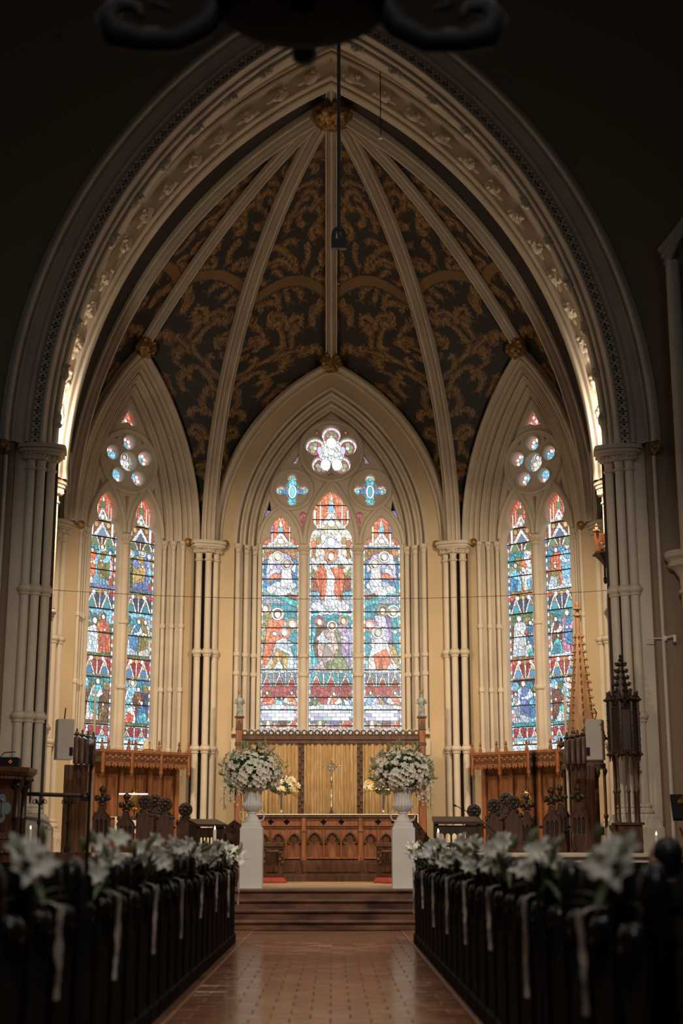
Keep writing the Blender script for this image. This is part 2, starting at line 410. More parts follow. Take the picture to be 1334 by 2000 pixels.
        c4 = np.ones((n, 4, 4), np.float32); c4[:,:,:3] = Cc[:,None,:]; at.data.foreach_set('color', c4.reshape(-1))
        me.materials.append(M['glass']); return link(name, me, parent)
# glass colours (linear)
WHT=(0.95,0.97,1.0); PALE=(0.66,0.80,0.90); CREAM=(0.93,0.86,0.72); FLESH=(0.95,0.84,0.76); RED=(0.80,0.13,0.06); ORG=(0.88,0.22,0.09); CRIM=(0.34,0.02,0.03)
BLU=(0.06,0.25,0.50); SKY=(0.25,0.60,0.82); TEAL=(0.03,0.30,0.38); TURQ=(0.10,0.55,0.60); GRN=(0.10,0.17,0.07); OLV=(0.30,0.25,0.08); GLD=(0.55,0.38,0.12); AMB=(0.42,0.20,0.05)
PUR=(0.26,0.20,0.42); LAV=(0.58,0.54,0.80); GRY=(0.36,0.42,0.52); BRN=(0.16,0.06,0.03); NAVY=(0.03,0.05,0.14); SLT=(0.13,0.19,0.28)
def halo(g, x, z, r, c1, c2=CREAM):
    g.ell(x, z, r, r, c1); g.ell(x, z, r*0.74, r*0.74, c2)
def head(g, x, z, r, hc=None, hair=BRN, face=FLESH):
    if hc is not None: halo(g, x, z+r*0.1, r*1.75, hc)
    g.ell(x, z+r*0.12, r*1.08, r*1.2, hair); g.ell(x, z-r*0.08, r*0.78, r*1.0, face)
def figure(g, x, z, h, robe, mantle=None, hc=None, lean=0.0, hair=BRN, w=1.0, arm=1, sleeve=None):
    """standing draped figure: base (x,z), height h"""
    r = h*0.06; hw = h*0.17*w; sh = z+h*0.80; dx = lean*h
    g.poly([(x-hw*1.25,z),(x-hw*0.95,z+h*0.4),(x-hw*0.85+dx*0.8,sh-h*0.05),(x-hw*0.4+dx,sh+h*0.02),(x+hw*0.4+dx,sh+h*0.02),(x+hw*0.85+dx*0.8,sh-h*0.05),(x+hw*0.95,z+h*0.4),(x+hw*1.25,z)], robe)
    for k in (-0.5, 0.15, 0.6):   # folds
        g.poly([(x+hw*k,z),(x+hw*(k+0.22),z),(x+hw*(k*0.7+0.12)+dx*0.5,z+h*0.5)], tuple(c*0.62 for c in robe), True)
    if mantle is not None:
        s = arm
        g.poly([(x+s*hw*0.9+dx*0.8,sh),(x-s*hw*0.2+dx*0.9,sh+h*0.02),(x-s*hw*0.75,z+h*0.42),(x-s*hw*0.5,z+h*0.2),(x+s*hw*1.2,z+h*0.1),(x+s*hw*1.3,z+h*0.5)], mantle)
        g.poly([(x-s*hw*0.3,z+h*0.3),(x+s*hw*0.9,z+h*0.15),(x+s*hw*0.6,z+h*0.5)], tuple(c*0.7 for c in mantle), True)
    sc = sleeve or robe
    g.poly([(x+arm*hw*0.9+dx*0.8,sh-h*0.02),(x+arm*hw*1.5+dx*0.6,sh-h*0.2),(x+arm*hw*0.5+dx*0.6,sh-h*0.30),(x-arm*hw*0.1+dx*0.6,sh-h*0.22),(x+arm*hw*0.5+dx*0.7,sh-h*0.18)], tuple(min(1,c*1.15) for c in sc))
    g.ell(x-arm*hw*0.15+dx*0.6, sh-h*0.24, r*0.6, r*0.55, FLESH)
    head(g, x+dx*1.1, z+h*0.885, r, hc, hair)
def kneeler(g, x, z, h, robe, mantle, hc, face=1, hair=BRN):
    hw = h*0.3
    g.poly([(x-face*hw*1.5,z),(x+face*hw*0.9,z),(x+face*hw*0.9,z+h*0.25),(x+face*hw*0.5,z+h*0.65),(x+face*hw*0.1,z+h*0.78),(x-face*hw*0.6,z+h*0.66),(x-face*hw*0.9,z+h*0.3)], robe)
    g.poly([(x-face*hw*1.2,z),(x+face*hw*0.3,z),(x+face*hw*0.5,z+h*0.35),(x-face*hw*0.5,z+h*0.5)], mantle)
    g.poly([(x-face*hw*0.2,z),(x+face*hw*0.1,z),(x-face*hw*0.1,z+h*0.3)], tuple(c*0.6 for c in mantle), True)
    g.poly([(x+face*hw*0.3,z+h*0.68),(x+face*hw*1.25,z+h*0.60),(x+face*hw*1.3,z+h*0.68),(x+face*hw*0.4,z+h*0.5)], robe)
    g.ell(x+face*hw*1.32, z+h*0.66, h*0.05, h*0.06, FLESH)
    head(g, x+face*hw*0.12, z+h*0.88, h*0.085, hc, hair)
def canopy(g, x0, x1, z0, z1, n, back, c1=WHT, c2=GLD, inner=CRIM):
    """row of gabled tabernacle work"""
    g.rect(x0, x1, z0, z1, back); w_ = (x1-x0)/n; h = z1-z0
    for i in range(n):
        a = x0+i*w_; b = a+w_; m = (a+b)/2
        g.poly([(a+w_*0.08,z0),(m,z1-h*0.12),(b-w_*0.08,z0)], c1); g.poly([(a+w_*0.2,z0),(m,z1-h*0.32),(b-w_*0.2,z0)], c2, True)
        g.ell(m, z0+h*0.2, w_*0.2, h*0.24, inner); g.ell(m, z1-h*0.1, w_*0.07, h*0.09, CREAM)
        g.rect(a-w_*0.05, a+w_*0.05, z0, z1-h*0.05, CREAM, False)
    g.rect(x1-w_*0.05, x1, z0, z1-h*0.05, CREAM, False); g.rect(x0, x1, z1-h*0.06, z1, c1); g.rect(x0, x1, z0, z0+h*0.05, c2)
def border(g, x0, x1, z0, z1, cols, w_=0.035, step=0.09):
    z = z0; i = 0
    while z < z1:
        for xa in (x0, x1-w_): g.rect(xa, xa+w_, z, min(z+step, z1), cols[i % len(cols)], True)
        z += step; i += 1
def spire_head(g, cx, z0, ap, hw, bg=ORG):
    """tabernacle spires filling the head of a light"""
    g.rect(cx-hw, cx+hw, z0, ap, bg); h = ap-z0
    g.poly([(cx-hw,z0),(cx-hw,z0+h*0.14),(cx+hw,z0+h*0.14),(cx+hw,z0)], CREAM)
    g.poly([(cx-hw*0.62,z0+h*0.05),(cx,z0+h*0.52),(cx+hw*0.62,z0+h*0.05)], WHT); g.poly([(cx-hw*0.36,z0+h*0.05),(cx,z0+h*0.34),(cx+hw*0.36,z0+h*0.05)], GLD, True); g.ell(cx, z0+h*0.16, hw*0.2, h*0.09, WHT)
    g.poly([(cx-hw*0.24,z0+h*0.42),(cx,z0+h*0.98),(cx+hw*0.24,z0+h*0.42)], CREAM); g.rect(cx-hw*0.12, cx+hw*0.12, z0+h*0.46, z0+h*0.64, SKY, True)
    for s in (-1, 1):
        for d, t in ((0.55, 0.66), (0.84, 0.5)):
            g.rect(cx+s*hw*d-hw*0.06, cx+s*hw*d+hw*0.06, z0, z0+h*t, CREAM, True); g.poly([(cx+s*hw*d-hw*0.09,z0+h*t),(cx+s*hw*d,z0+h*(t+0.1)),(cx+s*hw*d+hw*0.09,z0+h*t)], GLD, True)
def rosette(g, cx, cz, d, r, k, rot, out, mid, inn, core):
    for i in range(k):
        th = R(rot)+2*pi*i/k; x, z = cx+d*math.cos(th), cz+d*math.sin(th)
        g.ell(x, z, r*1.05, r*1.05, out, False); g.ell(x, z, r*0.74, r*0.74, mid); 
        for j in range(3):
            a = th+R(-70+70*j); g.ell(x+r*0.36*math.cos(a), z+r*0.36*math.sin(a), r*0.26, r*0.26, inn)
        g.ell(x, z, r*0.2, r*0.2, CREAM)
    core()
# ------------------------------------------------------------------ central window painting
def paint_centre():
    g = Glass(-1.72, 1.72, 3.62, 10.95, seed=3); g.rect(-1.72, 1.72, 3.62, 10.95, SLT)
    z_ = lambda y: 7.837+(1068-y)*0.01178      # window drawing scale
    lights = [(-1.15, 0.415), (0.0, 0.49), (1.15, 0.415)]
    for k, (cx, hw) in enumerate(lights):
        a, b = cx-hw, cx+hw; s = -1 if k == 0 else 1
        # inscription
        g.rect(a, b, 3.62, z_(1414), WHT, False)
        for zz in (3.70, 3.77, 3.82): 
            x = a+0.03
            while x < b-0.05:
                wd = rnd.uniform(0.006, 0.03); g.rect(x, x+wd, zz, zz+0.022, (0.12,0.12,0.14), True); x += wd+rnd.uniform(0.012, 0.03)
        # supper
        g.rect(a, b, z_(1416), z_(1334), CRIM); g.rect(a, b, z_(1416), z_(1402), (0.62,0.42,0.36)); g.rect(a, b, z_(1402), z_(1384), SLT)
        for i in range(3):
            g.poly([(cx-0.35+0.3*i, z_(1410)),(cx-0.25+0.3*i, z_(1386)),(cx-0.1+0.3*i, z_(1386)),(cx-0.14+0.3*i, z_(1410))], [OLV, PUR if k == 1 else BRN, RED][i % 3]); g.poly([(cx-0.30+0.55*(i%2), z_(1412)),(cx-0.24+0.5*(i%2), z_(1388)),(cx-0.18+0.5*(i%2), z_(1412))], CREAM, True)
        cols = [[(ORG,RED,GLD),(WHT,SKY,None),(GRN,TURQ,None),(CREAM,ORG,None)], [(OLV,GRN,TURQ),(WHT,ORG,CREAM),(TEAL,SKY,SKY),(SKY,PALE,GLD)], [(LAV,SKY,GLD),(OLV,GLD,CREAM),(WHT,PUR,SKY),(PALE,ORG,CREAM)]][k]
        xs = [a+0.11, a+0.31, a+0.50, b-0.10] if k != 1 else [a+0.10, cx+0.03, b-0.28, b-0.1]
        order = [3, 2, 0, 1] if k == 1 else [2, 1, 3, 0]
        for i in order:
            rb, mn, hc = cols[i]; hh = 0.66 if (k == 1 and i == 1) else 0.56
            figure(g, xs[i], z_(1385)-0.14, hh+ (0.12 if i in (0,3) and k != 1 else 0), rb, mn, hc, lean=0.05*(1 if i < 2 else -1), w=1.25, arm=(1 if i < 2 else -1))
        g.poly([(a, z_(1378)),(a, z_(1370)),(cx-0.1, z_(1367)),(b, z_(1370)),(b, z_(1378))], PALE)
        for row in range(3):
            for i in range(5):
                x0 = a+(b-a)*(i+0.5*(row%2))/5-0.08; g.rect(max(a,x0), min(b,x0+(b-a)/5), z_(1398-row*7), z_(1391-row*7), [WHT,LAV,PALE,WHT][(i+row)%4], True)
        # tabernacle frieze
        canopy(g, a, b, z_(1334), z_(1306), 3, SLT if k != 1 else TEAL, CREAM, AMB, CRIM)
        border(g, a, b, z_(1416), z_(1306), [SKY, CREAM, BLU, WHT])
    # --- three standing apostles, centre
    a, b = -0.49, 0.49
    g.rect(a, b, z_(1306), z_(1192), TEAL); g.rect(a, b, z_(1306), z_(1290), GRY)
    figure(g, -0.26, z_(1296), 1.14, TURQ, BRN, RED, lean=0.0, hair=(0.3,0.14,0.08), arm=1)
    figure(g, 0.28, z_(1296), 1.16, LAV, (0.46,0.36,0.56), GLD, lean=0.0, hair=GLD, arm=-1)
    figure(g, 0.0, z_(1301), 1.10, (0.24,0.28,0.15), (0.62,0.46,0.42), CREAM, lean=0.02, hair=GLD, w=1.25, arm=-1, sleeve=PALE)
    g.poly([(0.0,z_(1301)),(0.42,z_(1303)),(0.3,z_(1280)),(0.12,z_(1262))], (0.24,0.30,0.13)); g.poly([(-0.42,z_(1300)),(-0.1,z_(1302)),(-0.2,z_(1284))], (0.62,0.50,0.52))
    for i in range(9): g.ell(-0.45+0.11*i, z_(1196)+0.02*math.cos((i-4)*0.5), 0.06, 0.035, TURQ if i%2 else PALE)
    # --- ascending figure
    g.rect(a, b, z_(1190), z_(1064), SLT); g.ell(0, z_(1085), 0.62, 0.85, OLV, False); g.ell(0, z_(1082), 0.52, 0.50, CREAM, False); g.ell(0, z_(1080), 0.44, 0.40, AMB, False); g.ell(0, z_(1076), 0.36, 0.32, CREAM, False)
    g.rect(a, b, z_(1190), z_(1160), GRY); g.poly([(a,z_(1122)),(a,z_(1150)),(b,z_(1150)),(b,z_(1122)),(0,z_(1138))], (0.34,0.10,0.04)); g.poly([(a,z_(1150)),(a,z_(1162)),(b,z_(1162)),(b,z_(1150)),(0,z_(1156))], SKY)
    for i, (x, y, r_) in enumerate([(-0.33,1180,0.13),(-0.15,1186,0.15),(0.08,1184,0.17),(0.27,1182,0.14),(-0.02,1176,0.17),(0.18,1174,0.13)]): g.ell(x, z_(y), r_, r_*0.8, WHT if i%2 else PALE, False)
    g.poly([(-0.16,z_(1180)),(-0.12,z_(1130)),(-0.17,z_(1096)),(0.16,z_(1096)),(0.17,z_(1130)),(0.24,z_(1180))], WHT)
    g.poly([(-0.18,z_(1100)),(-0.38,z_(1118)),(-0.22,z_(1170)),(-0.12,z_(1160)),(-0.10,z_(1112))], ORG); g.poly([(-0.02,z_(1104)),(0.28,z_(1106)),(0.30,z_(1126)),(0.24,z_(1172)),(0.06,z_(1154)),(0.10,z_(1128))], ORG)
    g.poly([(0.10,z_(1128)),(0.24,z_(1170)),(0.16,z_(1120))], RED, True); g.poly([(-0.3,z_(1112)),(-0.22,z_(1162)),(-0.2,z_(1120))], RED, True)
    g.poly([(-0.16,z_(1088)),(-0.36,z_(1104)),(-0.41,z_(1092)),(-0.2,z_(1078)),(-0.06,z_(1074))], WHT); g.poly([(0.14,z_(1088)),(0.32,z_(1106)),(0.44,z_(1094)),(0.24,z_(1080)),(0.06,z_(1074))], WHT)
    g.poly([(-0.17,z_(1086)),(-0.05,z_(1100)),(0.16,z_(1098)),(0.19,z_(1084))], (0.40,0.66,0.66)); g.ell(-0.41, z_(1090), 0.045, 0.05, FLESH); g.ell(0.43, z_(1091), 0.045, 0.05, FLESH)
    g.poly([(-0.12,z_(1090)),(-0.08,z_(1076)),(0.08,z_(1076)),(0.13,z_(1090))], WHT); head(g, 0, z_(1070)+0.0, 0.088, ORG, AMB)
    border(g, a, b, z_(1306), z_(1064), [TURQ, CREAM, PALE, WHT])
    g.rect(a, b, z_(1064), z_(1030), CREAM); spire_head(g, 0, z_(1030), 9.2, 0.45, ORG)
    for s in (-1,1):
        for i in range(3): g.ell(s*(0.18+0.11*i), z_(1046+6*i), 0.06, 0.09, [WHT,GLD,ORG][i])
    g.poly([(-0.26,z_(1066)),(0,z_(1036)),(0.26,z_(1066))], WHT); g.ell(0, z_(1056), 0.12, 0.12, PALE); g.ell(0,z_(1054),0.09,0.10,WHT)
    head(g, 0, z_(1083), 0.085, ORG, AMB)
    # --- side lights upper scenes
    for k in (0, 2):
        cx, hw = lights[k]; a, b = cx-hw, cx+hw; s = 1 if k == 0 else -1
        g.rect(a, b, z_(1306), z_(1175), TEAL); g.rect(a, b, z_(1306), z_(1284), PALE)
        for i in range(6): g.ell(a+0.08+0.14*i, z_(1300-5*(i%2)), 0.07, 0.045, [PALE,LAV,TURQ,CREAM][i%4])
        if k == 0:
            figure(g, a+0.08, z_(1285), 1.32, AMB, OLV, GLD, hair=GRY, arm=1)
            figure(g, a+0.30, z_(1298), 1.36, ORG, ORG, CREAM, hair=(0.4,0.2,0.1), lean=0.04, arm=1, sleeve=SKY); g.poly([(a+0.18,z_(1300)),(a+0.34,z_(1300)),(a+0.3,z_(1278)),(a+0.2,z_(1276))], SKY)
            head(g, b-0.13, z_(1216), 0.08, GLD, WHT); kneeler(g, b-0.34, z_(1300), 0.92, PALE, GLD, RED, 1, WHT)
            g.poly([(a+0.28,z_(1300)),(a+0.42,z_(1282)),(a+0.5,z_(1300))], WHT)
        else:
            figure(g, b-0.16, z_(1296), 1.40, TURQ, TEAL, CREAM, hair=GRY, arm=-1); figure(g, b-0.40, z_(1284), 1.26, PUR, LAV, OLV, hair=BRN, arm=-1)
            g.poly([(b-0.34,z_(1298)),(b-0.02,z_(1298)),(b-0.1,z_(1262)),(b-0.26,z_(1250))], GLD)
            head(g, a+0.14, z_(1218), 0.075, ORG, FLESH); kneeler(g, a+0.36, z_(1302), 0.95, WHT, ORG, CREAM, -1, GRY); g.poly([(a+0.5,z_(1302)),(b-0.06,z_(1302)),(a+0.6,z_(1288))], WHT)
        # angels in cloud
        g.rect(a, b, z_(1175), z_(1064), BLU); g.poly([(a,z_(1068)),(b,z_(1068)),(b,z_(1090)),(cx,z_(1078)),(a,z_(1092))], AMB); g.rect(a,b,z_(1175),z_(1145),GRY)
        e = b if k == 0 else a; f = a if k == 0 else b
        g.poly([(f,z_(1140)),(f,z_(1152)),(e,z_(1184)),(e,z_(1172))], TURQ); g.poly([(cx,z_(1150)),(e,z_(1162)),(e,z_(1170)),(cx,z_(1158))], (0.40,0.14,0.06))
        for i, (x, y, r_) in enumerate([(-0.05,1142,0.15),(0.12,1146,0.16),(-0.2,1148,0.12),(0.24,1140,0.12),(0.02,1154,0.14)]): g.ell(cx+s*x, z_(y), r_, r_*0.75, WHT if i%3 else PALE, False)
        g.poly([(cx-s*0.36,z_(1128)),(cx-s*0.2,z_(1096)),(cx+s*0.02,z_(1086)),(cx+s*0.1,z_(1102)),(cx-s*0.08,z_(1122))], LAV); g.poly([(cx-s*0.32,z_(1126)),(cx-s*0.12,z_(1100)),(cx-s*0.05,z_(1112))], WHT)
        g.poly([(cx-s*0.12,z_(1096)),(cx-s*0.34,z_(1120)),(cx-s*0.26,z_(1080)),(cx-s*0.14,z_(1076))], WHT); g.poly([(cx+s*0.02,z_(1088)),(cx+s*0.36,z_(1102)),(cx+s*0.2,z_(1080)),(cx,z_(1074))], LAV)
        g.poly([(cx+s*0.22,z_(1112)),(cx-s*0.16,z_(1118)),(cx-s*0.3,z_(1134)),(cx+s*0.05,z_(1124)),(cx+s*0.14,z_(1132))], ORG)
        g.poly([(cx,z_(1142)),(cx+s*0.04,z_(1106)),(cx+s*0.24,z_(1102)),(cx+s*0.28,z_(1140))], WHT); g.poly([(cx+s*0.24,z_(1108)),(cx+s*0.36,z_(1094)),(cx+s*0.33,z_(1116))], FLESH, True)
        head(g, cx-s*0.06, z_(1084), 0.075, CREAM, FLESH); head(g, cx+s*0.15, z_(1098), 0.075, CREAM, FLESH)
        border(g, a, b, z_(1306), z_(1064), [CREAM, TURQ, WHT, GLD])
        g.rect(a, b, z_(1064), z_(1050), WHT); spire_head(g, cx, z_(1062), 8.6, 0.36, ORG); g.rect(cx-hw, cx-hw+0.12, z_(1060), z_(1040), RED); g.rect(cx+hw-0.12, cx+hw, z_(1060), z_(1040), RED)
    # --- tracery lights
    def core():
        g.ell(0, 10.08, 0.30, 0.30, CREAM, False); g.poly([(-0.25,9.86),(-0.2,10.08),(-0.1,10.26),(0.1,10.26),(0.2,10.08),(0.25,9.86)], WHT); g.poly([(-0.3,10.04),(0,9.98),(0.3,10.04),(0.26,9.96),(0,9.90),(-0.26,9.96)], WHT); g.ell(0, 10.34, 0.12, 0.13, WHT); g.ell(0,10.12,0.08,0.07,PALE)
        for s in (-1,1): g.ell(s*0.13, 9.82, 0.12, 0.14, WHT); g.ell(s*0.27,10.16,0.06,0.1,LAV)
    rosette(g, 0, 10.09, 0.395, 0.225, 5, 90, WHT, CRIM, (0.22,0.34,0.16), core)
    for s in (-1, 1):
        qx, qz = s*0.893, 9.18
        def c2():
            g.rect(qx-0.09, qx+0.09, qz-0.26, qz+0.26, TURQ); g.rect(qx-0.24, qx+0.24, qz-0.06, qz+0.06, BLU); g.ell(qx, qz, 0.1, 0.16, WHT); g.ell(qx, qz, 0.05, 0.12, TURQ)
        rosette(g, qx, qz, 0.27, 0.13, 4, 90, ORG, CREAM, TURQ, c2)
        g.rect(s*0.97-0.2, s*0.97+0.2, 9.7, 10.3, (0.30,0.12,0.2)); g.rect(s*1.52-0.2, s*1.52+0.2, 8.2, 9.0, PUR); g.rect(s*0.63-0.11, s*0.63+0.11, 8.1, 8.72, CRIM)
    for th in range(5):
        a = R(126+72*th); g.ell(0.6*math.cos(a), 10.09+0.6*math.sin(a), 0.1, 0.1, (0.5,0.01,0.02))
    return g.finish(0.082, 0.09)
def paint_side(seed, scenes):
    g = Glass(-0.98, 0.98, 3.15, 10.95, seed=seed); g.rect(-0.98, 0.98, 3.15, 10.95, SLT)
    for k, cx in enumerate((-0.49, 0.49)):
        a, b = cx-0.37, cx+0.37
        g.rect(a, b, 3.15, 3.36, PALE)
        canopy(g, a, b, 3.36, 3.74, 2, CRIM, PALE, GLD, WHT); g.rect(a, b, 3.44, 3.52, SKY)
        for j, (z0, z1) in enumerate([(3.76, 4.78), (5.20, 6.20), (6.66, 7.60)]):
            sc = scenes[k][j]; g.rect(a, b, z0, z1, sc['bg']); g.rect(a, b, z0, z0+0.13, sc.get('gr', GRY)); g.rect(a, b, z1-0.30, z1, sc.get('sky', BLU))
            for q in range(4): g.ell(a+0.1+0.18*q, z1-0.16-0.05*(q%2), 0.1, 0.1, [SKY, GRN, TEAL, OLV][(q+j)%4], False)
            for fg in sc['figs']:
                if fg[0] == 'k': kneeler(g, cx+fg[1], z0+0.06, *fg[2:])
                else: figure(g, cx+fg[1], z0+0.08, *fg[2:])
            canopy(g, a, b, z1, z1+(0.44 if j < 2 else 0.36), 2, [CRIM, NAVY, BRN][j], WHT, [GLD, OLV, GLD][j], [BLU, TEAL, GRN][j]); g.rect(a, b, z1+0.34, z1+0.42, [RED, AMB, OLV][j]) 
            for q in range(5): g.ell(a+0.08+0.145*q, z1+0.36, 0.045, 0.05, [RED, WHT, GLD, WHT, CRIM][q])
        border(g, a, b, 3.36, 7.9, [PALE, RED, WHT, BLU, WHT, GRN], 0.04, 0.085)
        # head
        g.rect(a-0.02, b+0.02, 7.82, 8.14, (0.3,0.10,0.05)); g.poly([(cx-0.22,7.8),(cx,8.12),(cx+0.22,7.8)], WHT); g.poly([(cx-0.13,7.8),(cx,8.0),(cx+0.13,7.8)], SLT, True)
        for s in (-1, 1): g.rect(cx+s*0.25-0.03, cx+s*0.25+0.03, 7.8, 8.14, WHT, True); g.ell(cx+s*0.15, 8.05, 0.05, 0.06, GLD)
        spire_head(g, cx, 8.12, 8.78, 0.25, RED); g.rect(cx-0.06, cx+0.06, 8.42, 8.58, GRN, True)
    cz = 9.52
    for i in range(5):
        th = R(90)+2*pi*i/5; x, z = 0.435*math.cos(th), cz+0.435*math.sin(th); g.ell(x, z, 0.2, 0.2, RED, False)
        g.ell(0.36*math.cos(th), cz+0.36*math.sin(th), 0.12, 0.12, SKY, False)
        for j in range(5):
            q = th+R(-100+50*j); g.ell(x+0.11*math.cos(q), z+0.11*math.sin(q), 0.045, 0.045, WHT)
    g.ell(0, cz, 0.23, 0.27, BLU, False); g.ell(0, cz, 0.2, 0.24, (0.35,0.3,0.2), False); g.poly([(-0.12,cz-0.2),(-0.09,cz+0.08),(0.09,cz+0.08),(0.12,cz-0.2)], WHT); g.poly([(-0.16,cz-0.03),(0,cz-0.08),(0.16,cz-0.03),(0.1,cz+0.06),(-0.1,cz+0.06)], CREAM); head(g, 0, cz+0.14, 0.055, PALE, BRN)
    g.rect(-0.3, 0.3, 10.3, 10.9, RED, False)
    for x, z in ((0,10.72),(-0.07,10.6),(0.07,10.58),(-0.14,10.45),(0.16,10.44),(0,10.5)): g.poly([(x-0.05,z),(x,z+0.06),(x+0.05,z),(x,z-0.06)], WHT if x != 0.07 else ORG, True)
    for s in (-1,1): g.rect(s*0.83-0.1, s*0.83+0.1, 8.6, 9.3, (0.4,0.2,0.3)); 
    g.rect(-0.1, 0.1, 8.2, 8.75, CRIM)
    return g.finish(0.068, 0.05)
SC_L = [[dict(bg=BRN, gr=(0.2,0.12,0.06), sky=TEAL, figs=[('s',-0.08,0.92,FLESH,TURQ,None,0.12,(0.5,0.16,0.08),0.8,1), ('k',0.2,0.4,OLV,BRN,None,-1)]),
         dict(bg=GRN, gr=GRN, sky=SKY, figs=[('k',-0.12,0.78,WHT,PALE,None,1), ('s',0.17,0.86,ORG,(0.5,0.12,0.06),None,-0.06,(0.4,0.1,0.05),0.9,-1)]),
         dict(bg=SLT, gr=PUR, sky=TEAL, figs=[('s',-0.22,0.82,WHT,ORG,None,0,BRN,0.9,1), ('s',0.22,0.80,RED,PALE,None,0,BRN,0.8,-1), ('s',0.02,0.92,SKY,OLV,CREAM,0.0,BRN,1.0,1)])],
        [dict(bg=NAVY, gr=GRN, sky=BLU, figs=[('s',-0.14,0.94,PALE,SKY,CREAM,0.06,GLD,0.9,1), ('s',0.12,0.80,BRN,(0.3,0.1,0.06),None,-0.05,BRN,0.9,-1), ('k',-0.10,0.46,WHT,RED,None,1), ('k',0.18,0.5,BLU,TURQ,None,-1)]),
         dict(bg=OLV, gr=GRN, sky=SKY, figs=[('s',0.20,0.84,CREAM,OLV,None,0,ORG,0.9,-1), ('s',-0.12,0.84,PALE,BLU,None,0.16,(0.5,0.2,0.1),0.8,1)]),
         dict(bg=GRN, gr=SLT, sky=BLU, figs=[('s',-0.24,0.86,GRN,(0.05,0.12,0.05),PALE,0,WHT,0.9,1), ('s',0.24,0.84,RED,SKY,None,0,WHT,0.8,-1), ('s',0.04,0.92,(0.2,0.25,0.6),GLD,WHT,0.02,WHT,1.1,-1)])]]
SC_R = [[dict(bg=SLT, gr=TEAL, sky=NAVY, figs=[('s',-0.06,0.94,PALE,(0.15,0.25,0.55),None,0.0,ORG,1.1,1), ('s',0.22,0.66,SKY,BLU,None,0,BRN,0.9,-1), ('s',-0.26,0.7,WHT,GRY,None,0,BRN,0.7,1)]),
         dict(bg=BRN, gr=(0.25,0.15,0.08), sky=GRN, figs=[('s',-0.12,0.92,PALE,WHT,None,0.0,WHT,1.0,1), ('s',0.2,0.80,(0.3,0.1,0.07),BLU,None,-0.04,BRN,0.9,-1), ('k',0.12,0.36,FLESH,TURQ,None,-1)]),
         dict(bg=OLV, gr=AMB, sky=TEAL, figs=[('s',0.16,0.92,ORG,WHT,WHT,0.0,WHT,0.9,-1), ('k',-0.2,0.66,SKY,BLU,None,1), ('k',0.2,0.62,WHT,SKY,None,-1,WHT)])],
        [dict(bg=NAVY, gr=TEAL, sky=BLU, figs=[('s',0.14,0.96,SKY,WHT,CREAM,-0.05,GLD,0.95,-1), ('s',-0.22,0.80,BRN,(0.2,0.06,0.05),None,0,CREAM,0.9,1), ('k',-0.08,0.46,TURQ,WHT,None,1)]),
         dict(bg=GRN, gr=PALE, sky=TEAL, figs=[('s',0.14,0.94,(0.6,0.25,0.4),BLU,None,-0.03,GLD,1.0,1), ('s',-0.2,0.82,WHT,BRN,None,0.03,BRN,0.9,1), ('k',-0.14,0.44,TURQ,TEAL,None,1)]),
         dict(bg=(0.25,0.22,0.16), gr=PALE, sky=BLU, figs=[('s',-0.14,0.88,RED,ORG,None,0.03,RED,0.9,1), ('s',0.20,0.92,PALE,SKY,None,-0.03,WHT,0.95,-1), ('k',-0.16,0.5,OLV,PALE,None,1)])]]
# ------------------------------------------------------------------ floor, steps, platforms
def structure(name, label=None): return thing(name, label, None, kind='structure')
fl = MB(); fl.box(-9, 9, -3, 22.3, -0.2, -0.012)
FLOOR = fl.build('floor', M['grout']); tag(FLOOR, 'red clay tile floor of the centre aisle and nave', kind='structure')
tile_me = []
for k in range(6):
    m = MB(); m.bbox(-0.1375, 0.1375, -0.1375, 0.1375, -0.012, 0.0+0.0008*(k%3), 0.004)
    me = m.mesh('floor_tile', None)
    tm = mat('red_clay_tile_%d' % k, tuple(c*f for c, f in zip((0.40,0.17,0.095), [(1,1,1),(0.86,0.84,0.84),(1.1,1.05,1.05),(0.94,0.98,1.0),(0.78,0.76,0.74),(1.04,0.98,0.92)][k])), 0.17+0.02*(k%3), 0.16, 2.2, 0.01)
    me.materials.append(tm); tile_me.append(me)
half_me = []
for k in range(3):
    m = MB(); m.bbox(-0.0675, 0.0675, -0.1375, 0.1375, -0.012, 0.0005, 0.004); me = m.mesh('half_floor_tile', None); me.materials.append(tile_me[k].materials[0]); half_me.append(me)
far = MB(); cnt = 0; row = 0; y = 9.6; XA = -1.13
while y < 22.15:
    x = XA
    widths = [0.28]*7+[0.14]+[0.0] if row % 2 == 0 else [0.14]+[0.28]*7
    for w_ in widths:
        if w_ == 0: continue
        cx = x+w_/2; x += w_*1.045
        if cnt < 290:
            o = link('floor_tile', tile_me[rnd.randrange(6)] if w_ > 0.2 else half_me[rnd.randrange(3)], FLOOR, (cx, y, 0)); o.scale = (1.045,1,1); cnt += 1
        else: far.box(cx-w_*0.515, cx+w_*0.515, y-0.1375, y+0.1375, -0.012, 0.0)
    y += 0.28; row += 1
o = far.build('floor_tile_field', M['tile'], FLOOR); o['kind'] = 'stuff'
for x0, x1 in ((-1.160,-1.135),(1.070,1.095)):
    b_ = MB(); b_.bbox(x0, x1, 4, 22.15, -0.012, 0.001, 0.003); b_.build('border_line', M['line'], FLOOR)
b_ = MB(); b_.box(-9, -1.162, 3, 22.2, -0.012, -0.002); b_.box(1.097, 9, 3, 22.2, -0.012, -0.002); b_.box(-1.25,1.25,-2,9.45,-0.012,-0.001); b_.build('floor_side_tiling', M['tile'], FLOOR)
CH = structure('floor_chancel', 'chancel floor raised on four red marble steps'); CH.location = (0, 22.24, 0)
rise = 0.1425
